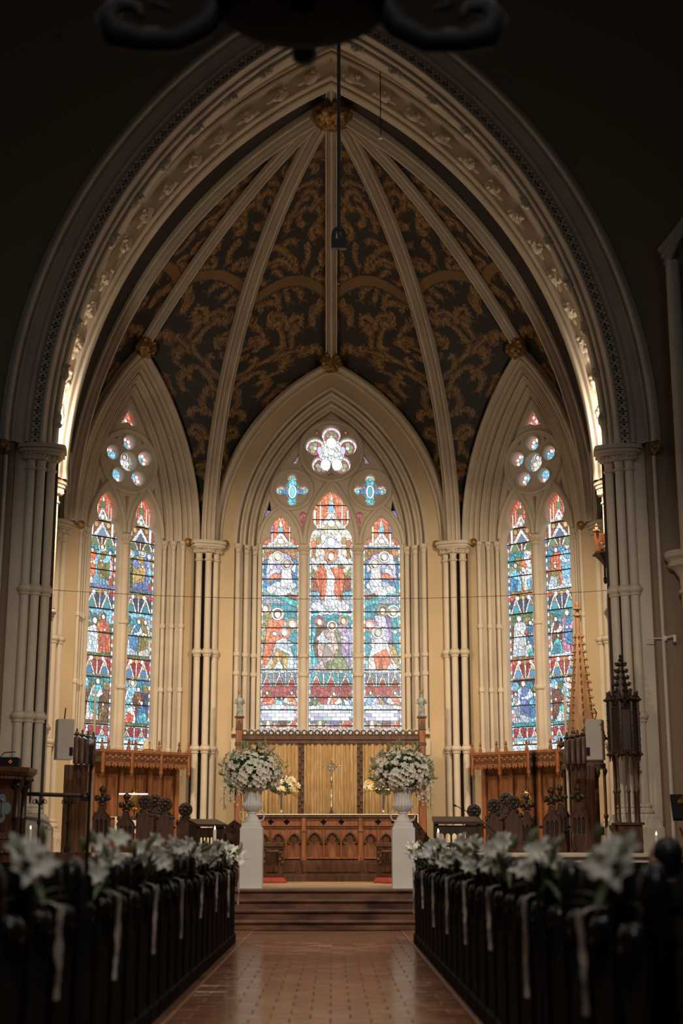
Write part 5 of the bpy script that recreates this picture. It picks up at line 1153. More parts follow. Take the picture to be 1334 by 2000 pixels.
# ------------------------------------------------------------------ choir stalls (ends with poppyheads face the nave)
def stall(x, y, top, kind, label, sx, L=0.55, w_=0.30, z0=PZ):
    t = thing('choir_stall', label, 'choir stall', (x, y, z0), 0, 'choir stalls'); H = top-z0
    if kind == 'round':
        hp = H-0.36; out = [(-w_/2,0),(w_/2,0),(w_/2,hp-0.05),(w_/2-0.02,hp),(w_*0.3,hp+0.05),(w_*0.12,hp+0.08),(w_*0.12,hp+0.15),(-w_*0.12,hp+0.15),(-w_*0.12,hp+0.08),(-w_*0.3,hp+0.05),(-w_/2+0.02,hp),(-w_/2,hp-0.05)]
        ep = plate(out, [], 0.07, 0.012, 1).build('end_panel', M['wood2'], t, 40)
        m = MB(); c = (0,0.035,hp+0.24); m.lathe([(0.0,-0.035),(0.115,-0.035),(0.125,-0.015),(0.125,0.015),(0.115,0.035),(0.0,0.035)], (0,0,0), 20); m.xf(Matrix.Translation(c) @ Matrix.Rotation(pi/2,4,'X'))
        for k in range(8): m.blob((0.075*math.cos(k*pi/4),-0.005,c[2]+0.075*math.sin(k*pi/4)), (0.03,0.02,0.03), 7, 5, 0.2, k, 3)
        m.blob((0,-0.01,c[2]), 0.035, 8, 6, 0.2, 1, 4); m.build('poppyhead', M['dark'], ep, 50)
        m = MB()
        for s in (-1,1): m.blob((s*w_*0.36,0.03,hp+0.02), (0.06,0.04,0.05), 9, 7, 0.25, s, 3); m.blob((s*w_*0.2,0.03,hp+0.09), (0.04,0.035,0.035), 8, 6, 0.25, s+2, 3)
        m.build('carved_shoulder', M['dark'], ep, 60)
    else:
        hp = H-0.52; out = [(-w_/2,0),(w_/2,0),(w_/2,hp-0.02),(w_*0.44,hp+0.03),(w_*0.2,hp+0.10),(w_*0.14,hp+0.22),(-w_*0.14,hp+0.22),(-w_*0.2,hp+0.10),(-w_*0.44,hp+0.03),(-w_/2,hp-0.02)]
        sl_ = [[(x_-0.022,hp-0.3),(x_+0.022,hp-0.3),(x_+0.022,hp-0.06),(x_,hp-0.02),(x_-0.022,hp-0.06)] for x_ in (-0.075,0,0.075)]
        ep = plate(out, sl_, 0.07, 0.010, 1).build('end_panel', M['wood2'], t, 40)
        m = MB(); m.tube([(x_,-0.01,z) for x_, z in out[2:]+out[:0]], 0.014, 6); m.build('edge_moulding', M['wood2'], ep, 50)
        m = MB(); m.box(-w_/2+0.03,w_/2-0.03,0.045,0.06,0.05,hp-0.02); m.build('inner_panel', M['dark'], ep)
        m = MB(); zc = hp+0.3; m.blob((0,0.035,zc), (0.05,0.045,0.06), 10, 8, 0.15, 1, 4)
        for s in (-1,1): m.blob((s*0.085,0.035,zc+0.03), (0.055,0.045,0.05), 9, 7, 0.2, s, 3); m.blob((s*0.05,0.035,zc-0.05), (0.03,0.03,0.025), 7, 5)
        m.blob((0,0.035,zc+0.10), (0.035,0.035,0.05), 8, 6); m.blob((0,0.035,zc+0.17), (0.06,0.05,0.055), 10, 7, 0.2, 2, 3); m.blob((0,0.035,zc+0.215), 0.025, 7, 5)
        m.build('poppyhead', M['dark'], ep, 50)
    m = MB(); m.bbox(-w_/2,w_/2-0.02,0.08,L,0.40,0.45,0.01); m.build('seat', M['wood2'], t)
    m = MB(); b = -sx*-1; xb = sx*(w_/2-0.03); m.bbox(min(xb,xb+sx*0.03),max(xb,xb+sx*0.03),0.08,L,0.0,H*0.62,0.008); m.build('back_board', M['wood'] if kind == 'round' else M['wood2'], t)
    m = MB(); m.tube([(-sx*(w_/2-0.05),-0.03,hp*0.55),(-sx*(w_/2-0.02),-0.05,hp*0.42),(-sx*(w_/2-0.02),-0.06,hp*0.22),(-sx*(w_/2-0.06),-0.04,hp*0.08)], [0.02,0.03,0.035,0.03], 8); m.build('arm_scroll', M['wood2'], t, 60)
    return t
for x, y, top, kd, lb in ((-3.86,24.6,2.22,'f','choir stall end with tall fleur poppyhead, leftmost on the left side'),(-3.52,25.1,2.12,'f','choir stall end with slender fleur poppyhead, left side'),(-3.18,25.0,2.09,'round','choir stall end with round poppyhead, foremost of the left pair'),(-3.13,25.9,2.14,'round','choir stall end with round poppyhead, rear of the left pair'),(-2.87,25.3,2.06,'round','choir stall end with round poppyhead, second from the altar on the left'),(-2.55,25.6,1.98,'round','low choir stall end with round poppyhead nearest the altar on the left')):
    stall(x, y, top, 'round' if kd == 'round' else 'fleur', lb, -1)
for x, y, top, kd, lb in ((2.52,25.4,1.95,'round','low choir stall end with round poppyhead nearest the altar on the right'),(2.83,25.0,2.03,'round','choir stall end with round poppyhead beside the reading desk'),(3.15,24.9,2.08,'round','choir stall end with round poppyhead, foremost of the right pair'),(3.14,25.8,2.16,'round','choir stall end with round poppyhead, rear of the right pair'),(3.50,25.8,2.14,'f','choir stall end with slender fleur poppyhead on the right'),(3.76,24.6,2.20,'f','choir stall end with dark fleur poppyhead behind the right staff'),(4.02,25.3,2.27,'f','choir stall end with fleur poppyhead, left of the rightmost pair'),(4.22,24.6,2.25,'f','choir stall end with fleur poppyhead, rightmost of all')):
    stall(x, y, top, 'round' if kd == 'round' else 'fleur', lb, 1)
# reading desks
def desk(loc, label, W2, H, rz, parts=1):
    t = thing('reading_desk', label, 'desk', loc, rz)
    m = MB(); m.add([(s*W2,y,z) for s in (-1,1) for y,z in ((-0.24,H-0.13),(-0.24,H-0.09),(0.2,H),(0.2,H-0.04))], [(0,1,2,3),(7,6,5,4),(0,4,5,1),(1,5,6,2),(2,6,7,3),(3,7,4,0)]); m.build('sloping_top', M['dark'], t)
    for s in (-1,1): m = MB(); m.bbox(s*(W2-0.05)-0.03,s*(W2-0.05)+0.03,-0.18,0.18,0,H-0.08,0.01); m.build('side', M['dark'], t)
    n = 6; w_ = (2*W2-0.16)/n; holes = []
    for i in range(n):
        cx = -W2+0.08+w_*(i+0.5); holes.append([(cx+x,z) for x,z in arch_pts(w_*0.36,H-0.32,w_*0.1,6,H-0.42)]); holes.append(circ(cx,H-0.52,w_*0.3,10)[::-1])
    plate([(-W2+0.06,H-0.62),(W2-0.06,H-0.62),(W2-0.06,H-0.15),(-W2+0.06,H-0.15)], holes, 0.04, 0.005).xf(Matrix.Translation((0,-0.16,0))).build('pierced_front', M['dark'], t, 30)
    m = MB(); m.box(-W2+0.06,W2-0.06,-0.16,-0.12,0,H-0.62); m.build('front_panel', M['wood2'], t)
    return t
desk((2.07,23.75,0.57), 'dark wooden reading desk with pierced front right of the right pedestal', 0.39, 1.14, 0)
t = thing('microphone', 'thin gooseneck microphone on the right reading desk', 'microphone', (2.55, 23.75, 0.57))
m = MB(); m.tube([(0.1,0,0.0),(0.1,0,0.72)], 0.012, 8); m.build('stand', M['iron'], t); m = MB(); m.tube([(0.32,0,0.74),(0.10,0,0.92),(-0.12,0,1.12),(-0.48,-0.02,1.30)], 0.007, 6); m.build('boom', M['iron'], t); m = MB(); m.tube([(-0.48,-0.02,1.30),(-0.53,-0.02,1.32)], 0.015, 8); m.build('capsule', M['iron'], t)
desk((-2.02,23.9,0.57), 'small sloping prayer desk left of the left pedestal', 0.26, 1.10, R(28))
for sx, nm, x in ((-1,'left',-1.66),(1,'right',1.56)):
    t = thing('clergy_seat', 'dark carved clergy seat end close behind the %s pedestal' % nm, 'seat', (x, 24.5, 0.57), sx*R(8))
    plate([(-0.2,0),(0.2,0),(0.2,0.8) if sx < 0 else (0.2,0.72),(0.16,1.02) if sx < 0 else (0.10,0.82),(0.05,1.10) if sx < 0 else (-0.02,0.98),(-0.1,0.98) if sx < 0 else (-0.14,1.12),(-0.2,0.86) if sx < 0 else (-0.2,1.06)], [quatre(0,0.62,0.09)], 0.06, 0.01).build('end_panel', M['wood2'], t, 30)
    m = MB(); m.bbox(-0.18,0.18,0.06,0.5,0.40,0.45,0.01); m.build('seat', M['wood2'], t); m = MB(); m.bbox(-0.18,0.18,0.5,0.54,0,0.9,0.01); m.build('back', M['wood2'], t)
# ------------------------------------------------------------------ candles on stands
def candle(x, y, ztop, label, z0, lean=0):
    t = thing('processional_candle', label, 'candle', (x, y, z0)); H = ztop-z0
    m = MB(); m.lathe([(0.14,0),(0.14,0.02),(0.03,0.05),(0.016,0.1),(0.016,H-0.36),(0.03,H-0.35),(0.05,H-0.33),(0.05,H-0.31)], (0,0,0), 12); m.build('stand', M['iron'], t, 40)
    m = MB(); m.lathe([(0.026,H-0.31),(0.026,H-0.03),(0.022,H-0.025)], (0,0,0), 12); wx = m.build('wax', M['wax'], t, 40)
    m = MB(); m.lathe([(0.002,H-0.028),(0.012,H-0.012),(0.010,H+0.004),(0.001,H+0.03)], (0,0,0), 8); m.build('flame', M['flame'], wx, 60)
candle(-4.57, 22.3, 1.51, 'lit pale candle on a stand beside the pulpit', 0.0); candle(-1.74, 22.1, 1.50, 'lit pale candle beside the left prayer desk', 0.0)
candle(1.64, 22.0, 1.46, 'lit pale candle beside the right reading desk', 0.0); candle(4.98, 22.2, 1.42, 'lit pale candle by the right wall', 0.0)
# ------------------------------------------------------------------ pulpit, stair rail
t = thing('pulpit', 'dark carved pulpit with enamel candle emblem at the left edge', 'pulpit', (-5.15, 21.6, 0))
m = MB(); m.lathe([(0.60,0.9),(0.62,1.1),(0.60,1.3),(0.55,1.42),(0.55,2.08),(0.62,2.16),(0.72,2.24),(0.78,2.30),(0.78,2.36)], (0,0,0), 8, R(22.5), R(382.5)); m.build('drum', M['wood2'], t)
m = MB(); m.lathe([(0.30,0),(0.30,0.3),(0.22,0.36),(0.2,0.7),(0.45,0.95)], (0,0,0), 8, R(22.5), R(382.5)); m.build('pedestal', M['stone'], t)
for k in range(8):
    a = R(22.5+45*k); x, y = 0.60*math.cos(a), 0.60*math.sin(a); m = MB(); m.lathe([(0.07,1.05),(0.07,1.12),(0.045,1.16),(0.045,1.6),(0.06,1.62),(0.06,1.66),(0.045,1.68),(0.045,2.0),(0.075,2.1),(0.09,2.22)], (x,y,0), 10)
    for j in range(5): m.blob((x+0.06*math.cos(j*1.26),y+0.06*math.sin(j*1.26),2.1), 0.03, 6, 5, 0.3, j, 3)
    m.build('corner_colonnette', M['dark'], t, 50)
for k in range(8):
    a = R(45*k); c_, s_ = math.cos(a), math.sin(a)
    for z, n in ((1.34,7),(1.14,9),(2.2,7)):
        m = MB()
        for j in range(n):
            u = (j-(n-1)/2)*0.06; rr_ = 0.535 if z == 1.34 else (0.585 if z < 1.3 else 0.67); m.blob((rr_*c_-u*s_, rr_*s_+u*c_, z), (0.034,0.034,0.03), 6, 5, 0.2, j, 3)
        m.build('carved_band', M['wood2'], t, 60)
em = plate(foil(0,0,0.09,0.065,4,90,140,8), [], 0.02, 0.004).xf(Matrix.Diagonal((0.9,1,1.35,1))); em.xf(Matrix.Translation((0.40,-0.555,1.76)))
e1 = em.build('enamel_plaque', M['blueenamel'], t, 40)
m = MB(); m.box(0.392,0.408,-0.562,-0.556,1.70,1.84); m.box(0.375,0.425,-0.562,-0.556,1.63,1.69); m.blob((0.40,-0.559,1.87), (0.02,0.006,0.035), 8, 6); m.build('candle_emblem', M['brass'], t, 50)
t = thing('stair_rail', 'iron pulpit stair handrail with round newel ball', 'railing', (-4.25, 22.45, 0))
m = MB(); m.tube([(-0.5,0,2.02),(0.42,-0.02,1.99)], 0.032, 10); m.build('handrail', M['dark'], t, 50)
m = MB(); m.blob((0.47,-0.02,1.97), (0.075,0.075,0.075), 14, 10); m.build('ball', M['dark'], t, 60)
for x in (-0.23, 0.22):
    m = MB(); m.lathe([(0.04,1.14),(0.04,1.2),(0.02,1.24),(0.018,1.55),(0.035,1.58),(0.018,1.62),(0.016,1.84),(0.03,1.86),(0.014,1.9),(0.014,2.0)], (x,0,0), 8); m.build('baluster', M['iron'], t, 40)
    m = MB()
    for s in (-1,1): m.tube([(x+s*0.01,0,1.86),(x+s*0.06,0,1.94),(x+s*0.10,0,1.92),(x+s*0.11,0,1.88),(x+s*0.07,0,1.87)], 0.008, 6); m.blob((x+s*0.05,0,1.90), (0.025,0.015,0.035), 7, 5)
    m.build('scroll', M['iron'], t, 50)
m = MB(); m.box(-0.9,0.6,-0.1,0.25,0,1.14); m.build('stair_string', M['wood2'], t)
# small lit hymn board/lamp on the far left
t = thing('sconce_lamp', 'small dark bracket lamp with red glow on the left pier', 'lamp', (-5.0, 22.7, 2.45)); m = MB(); m.bbox(-0.35,0.12,-0.1,0.1,0.0,0.14,0.02); m.build('housing', M['iron'], t); m = MB(); m.tube([(-0.2,0.05,0.14),(-0.15,0.1,0.22),(0.0,0.2,0.24)], 0.008, 6); m.build('bracket', M['iron'], t)
m = MB()
for x in (-0.28,-0.02): m.lathe([(0.0,0),(0.025,0.001),(0.025,0.006),(0,0.007)], (0,0,0), 10); 
m2 = MB()
for x in (-0.27,0.0):
    for k in range(4): m2.blob((x+0.018*math.cos(k*pi/2), -0.103, 0.07+0.018*math.sin(k*pi/2)), (0.012,0.004,0.012), 6, 5)
m2.build('red_glass', glow('red_lamp', (0.5,0.10,0.04), 0.5), t, 60)
# loudspeakers on the piers
for sx, nm in ((-1,'left'),(1,'right')):
    t = thing('loudspeaker', 'pale wall loudspeaker on the %s pier of the chancel arch' % nm, 'speaker', (sx*4.40, 23.80, 2.62), sx*R(-22))
    m = MB(); m.bbox(-0.135,0.135,-0.12,0.12,0,0.66,0.012); m.build('cabinet', M['speaker'], t); m = MB(); m.bbox(sx*-0.1-0.03,sx*-0.1+0.03,-0.125,-0.118,0.06,0.2,0.002); m.build('control_plate', M['iron'], t)
    m = MB(); m.tube([(0.0,0.05,0.66),(0.02,0.1,0.78),(sx*-0.03,0.12,0.86)], 0.01, 6); m.build('cable', M['iron'], t)
# ------------------------------------------------------------------ organ case / throne woodwork
def ogee_cluster(m, x, y, z, s=1.0):
    m.blob((x,y,z), (0.035*s,0.035*s,0.05*s), 7, 6, 0.25, x*9, 3); m.blob((x,y,z+0.07*s), (0.02*s,0.02*s,0.035*s), 6, 5)
    for k in range(4): m.blob((x+0.04*s*math.cos(k*pi/2), y+0.04*s*math.sin(k*pi/2), z-0.01*s), 0.02*s, 6, 5)
for sx, nm in ((-1,'left'),(1,'right')):
    t = thing('side_woodwork', 'brown panelled woodwork with carved pendants behind the %s loudspeaker' % nm, 'panelling', (sx*4.62, 26.3, PZ))
    m = MB(); m.bbox(-0.22,0.2,-0.02,0.1,0,1.55,0.01); m.build('panel_board', M['wood2'], t)
    for x in (-0.16,-0.02,0.13): m = MB(); m.bbox(x-0.03,x+0.03,-0.06,0.0,0,1.55,0.012); m.build('stile', M['wood2'], t)
    m = MB()
    for k in range(4): 
        x = -sx*(0.0+0.10*k); m.bbox(x-0.047,x+0.047,-0.14,-0.05,1.56+0.0*k,2.05-0.02*k,0.01); ogee_cluster(m, x, -0.09, 2.1-0.02*k); m.lathe([(0.03,1.56),(0.035,1.52),(0.012,1.45)], (x,-0.09,0), 7)
    m.build('pendant_canopy', M['dark'], t, 50)
    m = MB(); m.tube([(-sx*0.30,-0.02,0),(-sx*0.30,-0.02,2.9)], 0.022, 8); m.build('conduit', M['stone'], t, 60)
# bishop's throne with crocketed spire (right)
t = thing('canopied_throne', 'tall oak throne canopy with crocketed light wooden spire on the right', 'throne', (4.72, 26.9, PZ))
m = MB()
z0, z1 = 1.9, 4.06
m.lathe([(0.30,z0),(0.055,z1)], (0,0,0), 8); m.build('spire', M['tan'], t)
m = MB(); m.lathe([(0.05,z1),(0.045,z1+0.32),(0.08,z1+0.33),(0.08,z1+0.35),(0.035,z1+0.37),(0.03,z1+0.44),(0.09,z1+0.46),(0.03,z1+0.49),(0.045,z1+0.55),(0.045,z1+0.58),(0.01,z1+0.61)], (0,0,0), 8); m.build('finial', M['tan'], t, 40)
ck = MB(); ck.blob((0.02,0,0.0), (0.035,0.016,0.022), 7, 5, 0.2, 1, 3); ck.blob((0.045,0,0.022), 0.014, 6, 5); ckm = ck.mesh('crocket', M['tan'], 60)
for k in range(8):
    a = 2*pi*k/8
    for j in range(15):
        u = (j+0.5)/15; r = 0.30+(0.055-0.30)*u; o = link('crocket', ckm, t, (r*math.cos(a), r*math.sin(a), z0+(z1-z0)*u), (0,0,a))
m = MB(); m.bbox(-0.36,0.36,-0.36,0.36,1.50,1.60,0.02); m.bbox(-0.33,0.33,-0.33,0.33,1.6,1.9,0.02); m.build('canopy_box', M['dark'], t)
m = MB()
for k in range(6):
    for s in (-1,1): ogee_cluster(m, -0.34+0.136*k, s*0.35, 1.98+0.08*(k%2), 1.4); m.lathe([(0.03,1.5),(0.045,1.45),(0.012,1.36)], (-0.34+0.136*k, s*0.35, 0), 7)
m.build('canopy_cresting', M['dark'], t, 50)
for x in (-0.33,-0.2,0.33):
    m = MB(); m.lathe([(0.032,0),(0.028,0.6),(0.045,0.62),(0.045,0.66),(0.028,0.68),(0.028,1.5)], (x,-0.33,0), 8); m.build('post', M['wood2'], t, 40)
m = MB(); m.bbox(-0.3,0.3,-0.3,0.25,0.3,0.45,0.02); m.bbox(-0.33,0.33,0.26,0.33,0,1.5,0.01); m.build('seat', M['wood2'], t)
# darker pinnacled stall canopy in front of the right pier
t = thing('pinnacled_canopy', 'dark pinnacled stall canopy on slender posts before the right pier', 'stall', (4.66, 22.72, PZ))
m = MB(); m.bbox(-0.19,0.19,-0.19,0.19,0,0.42,0.015); m.bbox(-0.22,0.22,-0.22,0.22,0.42,0.46,0.01); m.build('base', M['wood2'], t)
m = MB(); m.add([(-0.19,-0.05,0.42),(-0.30,-0.05,0.42),(-0.28,-0.05,0.34),(-0.20,-0.05,0.24),(-0.26,-0.05,0.12),(-0.36,-0.05,0.08),(-0.36,-0.05,0.0),(-0.19,-0.05,0.0)]+[(-0.19,0.02,0.42),(-0.30,0.02,0.42),(-0.28,0.02,0.34),(-0.20,0.02,0.24),(-0.26,0.02,0.12),(-0.36,0.02,0.08),(-0.36,0.02,0.0),(-0.19,0.02,0.0)], [tuple(range(8)),tuple(range(15,7,-1))]+[(i,(i+1)%8,8+(i+1)%8,8+i) for i in range(8)]); m.build('scrolled_arm', M['wood2'], t)
for x, y in ((-0.15,-0.15),(0.0,-0.17),(0.13,-0.15),(0.17,-0.05),(-0.15,0.15),(0.17,0.15)):
    m = MB(); m.lathe([(0.03,0.46),(0.022,0.5),(0.020,0.9),(0.032,0.92),(0.032,0.95),(0.020,0.97),(0.019,1.42),(0.035,1.46),(0.04,1.52)], (x,y,0), 8); m.build('post', M['wood2'], t, 40)
m = MB(); m.lathe([(0.24,1.50),(0.26,1.54),(0.235,1.58),(0.225,2.2),(0.25,2.24)], (0,0,0), 8, R(22.5), R(382.5)); m.build('lantern', M['dark'], t)
m = MB()
for k in range(8):
    a = R(22.5+45*k); x, y = 0.235*math.cos(a), 0.235*math.sin(a); m.lathe([(0.025,1.48),(0.028,2.3),(0.012,2.36)], (x,y,0), 6); ogee_cluster(m, x, y, 2.38, 1.2); ogee_cluster(m, x, y, 1.52, 1.0); m.lathe([(0.02,1.5),(0.008,1.4)], (x,y,0), 6)
    for j in range(6): m.blob((x*1.07,y*1.07,1.65+0.1*j), 0.018, 6, 5)
m.build('lantern_pinnacles', M['dark'], t, 50)
m = MB(); m.lathe([(0.15,2.24),(0.025,2.98),(0.05,3.0),(0.02,3.03),(0.03,3.07),(0.005,3.10)], (0,0,0), 8); m.build('spire', M['dark'], t)
ckd = MB(); ckd.blob((0.02,0,0.0), (0.04,0.022,0.024), 7, 5, 0.2, 1, 3); ckd.blob((0.05,0,0.025), 0.018, 6, 5); ckdm = ckd.mesh('crocket', M['dark'], 60)
for k in range(8):
    for j in range(7):
        u = (j+0.5)/7; r = 0.15-0.125*u; link('crocket', ckdm, t, (r*math.cos(k*pi/4), r*math.sin(k*pi/4), 2.24+0.74*u), (0,0,k*pi/4))
# carved wooden bracket high on the right wall
t = thing('carved_bracket', 'carved wooden gallery bracket high beside the right outer column', 'bracket', (4.98, 25.05, 5.9))
m = MB(); m.bbox(-0.24,0.2,-0.15,0.2,0.44,0.47,0.008); m.lathe([(0.05,0.2),(0.12,0.3),(0.26,0.44)], (0,0,0), 8); m.build('corbel', M['dark'], t)
plate([(-0.24,0.47),(0.2,0.47),(0.2,0.74),(-0.24,0.82)], [circ(-0.12,0.58,0.06,12),circ(0.06,0.58,0.06,12)], 0.04, 0.006).xf(Matrix.Translation((0,-0.15,0))).build('scroll_panel', M['wood'], t, 30)
m = MB()
for x, z in ((-0.2,0.86),(-0.02,0.80),(0.12,0.78)): ogee_cluster(m, x, -0.13, z, 1.2)
for x in (-0.12,0.06): m.tube([(x+0.05*math.cos(k*0.8)*(1-k*0.09),-0.16,0.58+0.05*math.sin(k*0.8)*(1-k*0.09)) for k in range(10)], 0.012, 5)
m.build('carved_ornament', M['wood'], t, 60)
m = MB()
for x in (-0.06,0.03,0.12): m.lathe([(0.03,-0.02),(0.04,0.0),(0.02,0.02),(0.02,0.24)], (x,-0.03,0), 7); m.blob((x,-0.03,-0.05), (0.035,0.035,0.05), 7, 5, 0.3, x, 3)
m.build('pendants', M['dark'], t, 50)
m = MB(); m.box(0.06,0.16,0.0,0.08,-3.0,0.3); m.build('wall_post', M['wood2'], t)
# wall spotlight arm right
t = thing('wall_spotlight', 'white wall-mounted spot arm on the right nave wall', 'lamp', (5.44, 22.98, 4.5))
m = MB(); m.tube([(-0.28,-0.02,0.02),(0.0,-0.04,0.02)], 0.01, 6); m.tube([(0,-0.06,0.02),(0.14,-0.1,0.06)], 0.012, 6); m.build('arm', M['white'], t); m = MB(); m.blob((0,-0.03,0.02), (0.05,0.04,0.05), 12, 8); m.build('mount', M['white'], t, 60); m = MB(); m.lathe([(0.022,-0.05),(0.028,-0.04),(0.028,0.06),(0.015,0.07)], (0.15,-0.1,0), 10); m.build('head', M['white'], t, 40)
# eagle-type brass lectern at the right edge
t = thing('brass_lectern', 'dark brass lectern with book rest at the right edge', 'lectern', (5.28, 21.4, 0))
m = MB(); m.lathe([(0.3,0),(0.3,0.06),(0.2,0.12),(0.08,0.2),(0.06,0.7),(0.12,0.75),(0.12,0.8),(0.06,0.85),(0.09,1.1),(0.13,1.15),(0.13,1.2),(0.07,1.25),(0.06,1.6),(0.12,1.66),(0.05,1.75)], (0,0,0), 14); m.build('column', M['brass'], t, 40)
m = MB()
for k in range(3): m.tube([(0,0,1.2),(-0.1+0.1*k,-0.1,1.35),(-0.16+0.14*k,-0.12,1.5)], 0.02, 6)
m.build('bracket_scroll', M['brass'], t, 60); m = MB()
for k in range(3): m.blob((-0.08+0.08*k,0.0,1.86+0.05*k), 0.07, 8, 6, 0.3, k, 3)
m.build('ornament', M['brass'], t, 60)
m = MB(); m.add([(-0.26,-0.2,1.62),(0.3,-0.2,1.62),(0.3,0.1,1.98),(-0.22,0.1,1.98),(-0.26,-0.17,1.59),(0.3,-0.17,1.59),(0.3,0.13,1.95),(-0.22,0.13,1.95)], [(0,1,2,3),(7,6,5,4),(0,4,5,1),(1,5,6,2),(2,6,7,3),(3,7,4,0)]); m.build('book_rest', M['iron'], t)
# ------------------------------------------------------------------ pews
pew_out = [(0.0,0.0),(0.62,0.0),(0.60,0.10),(0.55,0.20),(0.545,0.60),(0.585,0.74),(0.60,0.84),(0.575,0.90),(0.52,0.925),(0.465,0.90),(0.445,0.84),(0.45,0.76),(0.40,0.70),(0.30,0.68),(0.21,0.73),(0.165,0.86),(0.155,1.0),(0.15,1.07),(0.12,1.12),(0.075,1.14),(0.03,1.12),(0.0,1.07),(-0.01,0.9)]
pew_out = [(y_*0.93+0.01, z_) for y_, z_ in pew_out]
pe = plate(pew_out, [], 0.10, 0.042, 3)
pe.v = [(v[1], v[0], v[2]) for v in pe.v]; pe_me = pe.mesh('pew_end', M['pew'], 50)
bk = MB(); bk.bbox(0.1,5.2,0.05,0.085,0.42,0.99,0.008); 
for k in range(5): bk.bbox(0.1,5.2,0.028,0.05,0.44+k*0.11,0.535+k*0.11,0.008)
bk_me = bk.mesh('back_boards', M['pewboard']); tr = MB(); tr.bbox(0.1,5.2,0.02,0.10,0.985,1.02,0.01); tr_me = tr.mesh('top_rail', M['pew'])
se = MB(); se.bbox(0.1,5.2,0.08,0.50,0.43,0.46,0.012); se_me = se.mesh('seat', M['pewboard'])
ftm = MB(); ftm.bbox(-0.015,0.115,0.0,0.585,0.0,0.12,0.015); ft_me = ftm.mesh('pew_foot', M['pew'])
er = MB(); er.blob((0.05,0.485,0.86), (0.060,0.068,0.075), 16, 12); er_me = er.mesh('elbow_roll', M['pewgloss'], 60)
br = MB(); br.blob((0.05,0.08,1.04), (0.060,0.080,0.115), 16, 12); br_me = br.mesh('back_roll', M['pewgloss'], 60)
NP = 24; PITCH = 0.60; Y0 = 18.85; XL, XR = -1.235, 1.125
for sx, nm, x in ((-1,'left',XL),(1,'right',XR)):
    for k in range(NP):
        y = Y0-PITCH*k
        t = thing('pew', 'dark wooden pew, %s from the chancel steps on the %s of the aisle' % (ORD[k], nm), 'pew', (x, y, 0), 0, 'pews along the %s of the aisle' % nm); t.scale = (sx,1,1)
        pe_o = link('pew_end', pe_me, t); link('pew_foot', ft_me, pe_o); link('elbow_roll', er_me, pe_o); link('back_roll', br_me, pe_o)
        for n_, me_ in (('back_boards',bk_me),('top_rail',tr_me),('seat',se_me)): link(n_, me_, t)
# lily posies and ribbons on every third pew
def ribbon(name, seed, parent, L):
    rr = random.Random(seed); m = MB(); P = []
    for k in range(15):
        t_ = k/14; w_ = 0.030+0.022*math.sin(t_*5+seed)*(1-t_*0.4); w_ *= (1.5 if 0.05 < t_ < 0.35 else 1.0); xo = 0.025*math.sin(t_*4+seed*2); z = 0.95-L*t_
        P.append([(-0.035-0.012*math.sin(j*1.6+k*0.7)-0.01, 0.50+xo+w_*(j/3-1)-0.05*t_, z) for j in range(7)])
    m.grid(P)
    P = []
    for k in range(9):   # loop over the shoulder
        a = pi*k/8; P.append([(-0.03+0.07*(1-math.cos(a)), 0.46+0.025*j, 0.935+0.028*math.sin(a)) for j in range(4)])
    m.grid(P); return m.build(name, M['ribbon'], parent, 60)
for sx, nm, x in ((-1,'left',XL),(1,'right',XR)):
    for q in range(8):
        k = 21-3*q if sx < 0 else 22-3*q; y = Y0-PITCH*k; rr = random.Random(100*q+sx)
        t = thing('pew_posy', 'white lily posy with tulle ribbon, %s from the chancel steps on the %s' % (ORD[7-q], nm), 'flowers', (x, y, 0), 0, 'lily posies tied to the pews on the %s' % nm); t.scale = (sx,1,1)
        ribbon('ribbon', q+sx, t, rr.uniform(0.38,0.62))
        for i in range(rr.choice((6,7,8))):
            p = (rr.uniform(-0.10,0.10), rr.uniform(-0.12,0.30), 1.10+rr.uniform(-0.06,0.15)); o = link('lily', rr.choice(LM), t, p); aim(o, (-0.6+rr.uniform(-.5,.5), -1.0, rr.uniform(0.0,0.7))); o.scale = (rr.uniform(0.8,1.1),)*3
            m = MB(); m.tube([(0.02,0.1,0.93),((0.02+p[0])/2,(0.1+p[1])/2+0.02,1.02),p], 0.006, 5); m.build('stem', M['leaf'], t, 60)
        for i in range(12):
            o = link('leaf', rr.choice(LF), t, (rr.uniform(-0.05,0.06), rr.uniform(-0.05,0.22), 1.0+rr.uniform(-0.04,0.12))); aimx(o, (rr.uniform(-1,0.8), rr.uniform(-1,0.6), rr.uniform(-0.2,1.2)))
        for i in range(4):
            o = link('bud', BM_, t, (rr.uniform(-0.1,0.1), rr.uniform(-0.1,0.25), 1.10+rr.uniform(0,0.12))); aim(o, (rr.uniform(-.8,.8), -0.3, rr.uniform(0.3,1))); o.scale = (1.5,1.5,1.5)
# churchwarden staffs on pew ends
for sx, nm, x, zt_ in ((-1,'left',-1.20,1.76),(1,'right',1.09,1.70)):
    t = thing('churchwarden_staff', 'thin dark staff standing at a pew end on the %s of the aisle' % nm, 'staff', (x, 7.45, 0))
    m = MB(); m.tube([(0,0,0.0),(0,0,zt_-0.1)], 0.013, 8); m.build('pole', M['iron'], t, 60); m = MB(); m.lathe([(0.013,zt_-0.12),(0.022,zt_-0.1),(0.014,zt_-0.08),(0.02,zt_-0.05),(0.012,zt_-0.02),(0.003,zt_)], (0,0,0), 8); m.build('finial', M['iron'] if sx > 0 else M['silver'], t, 50)
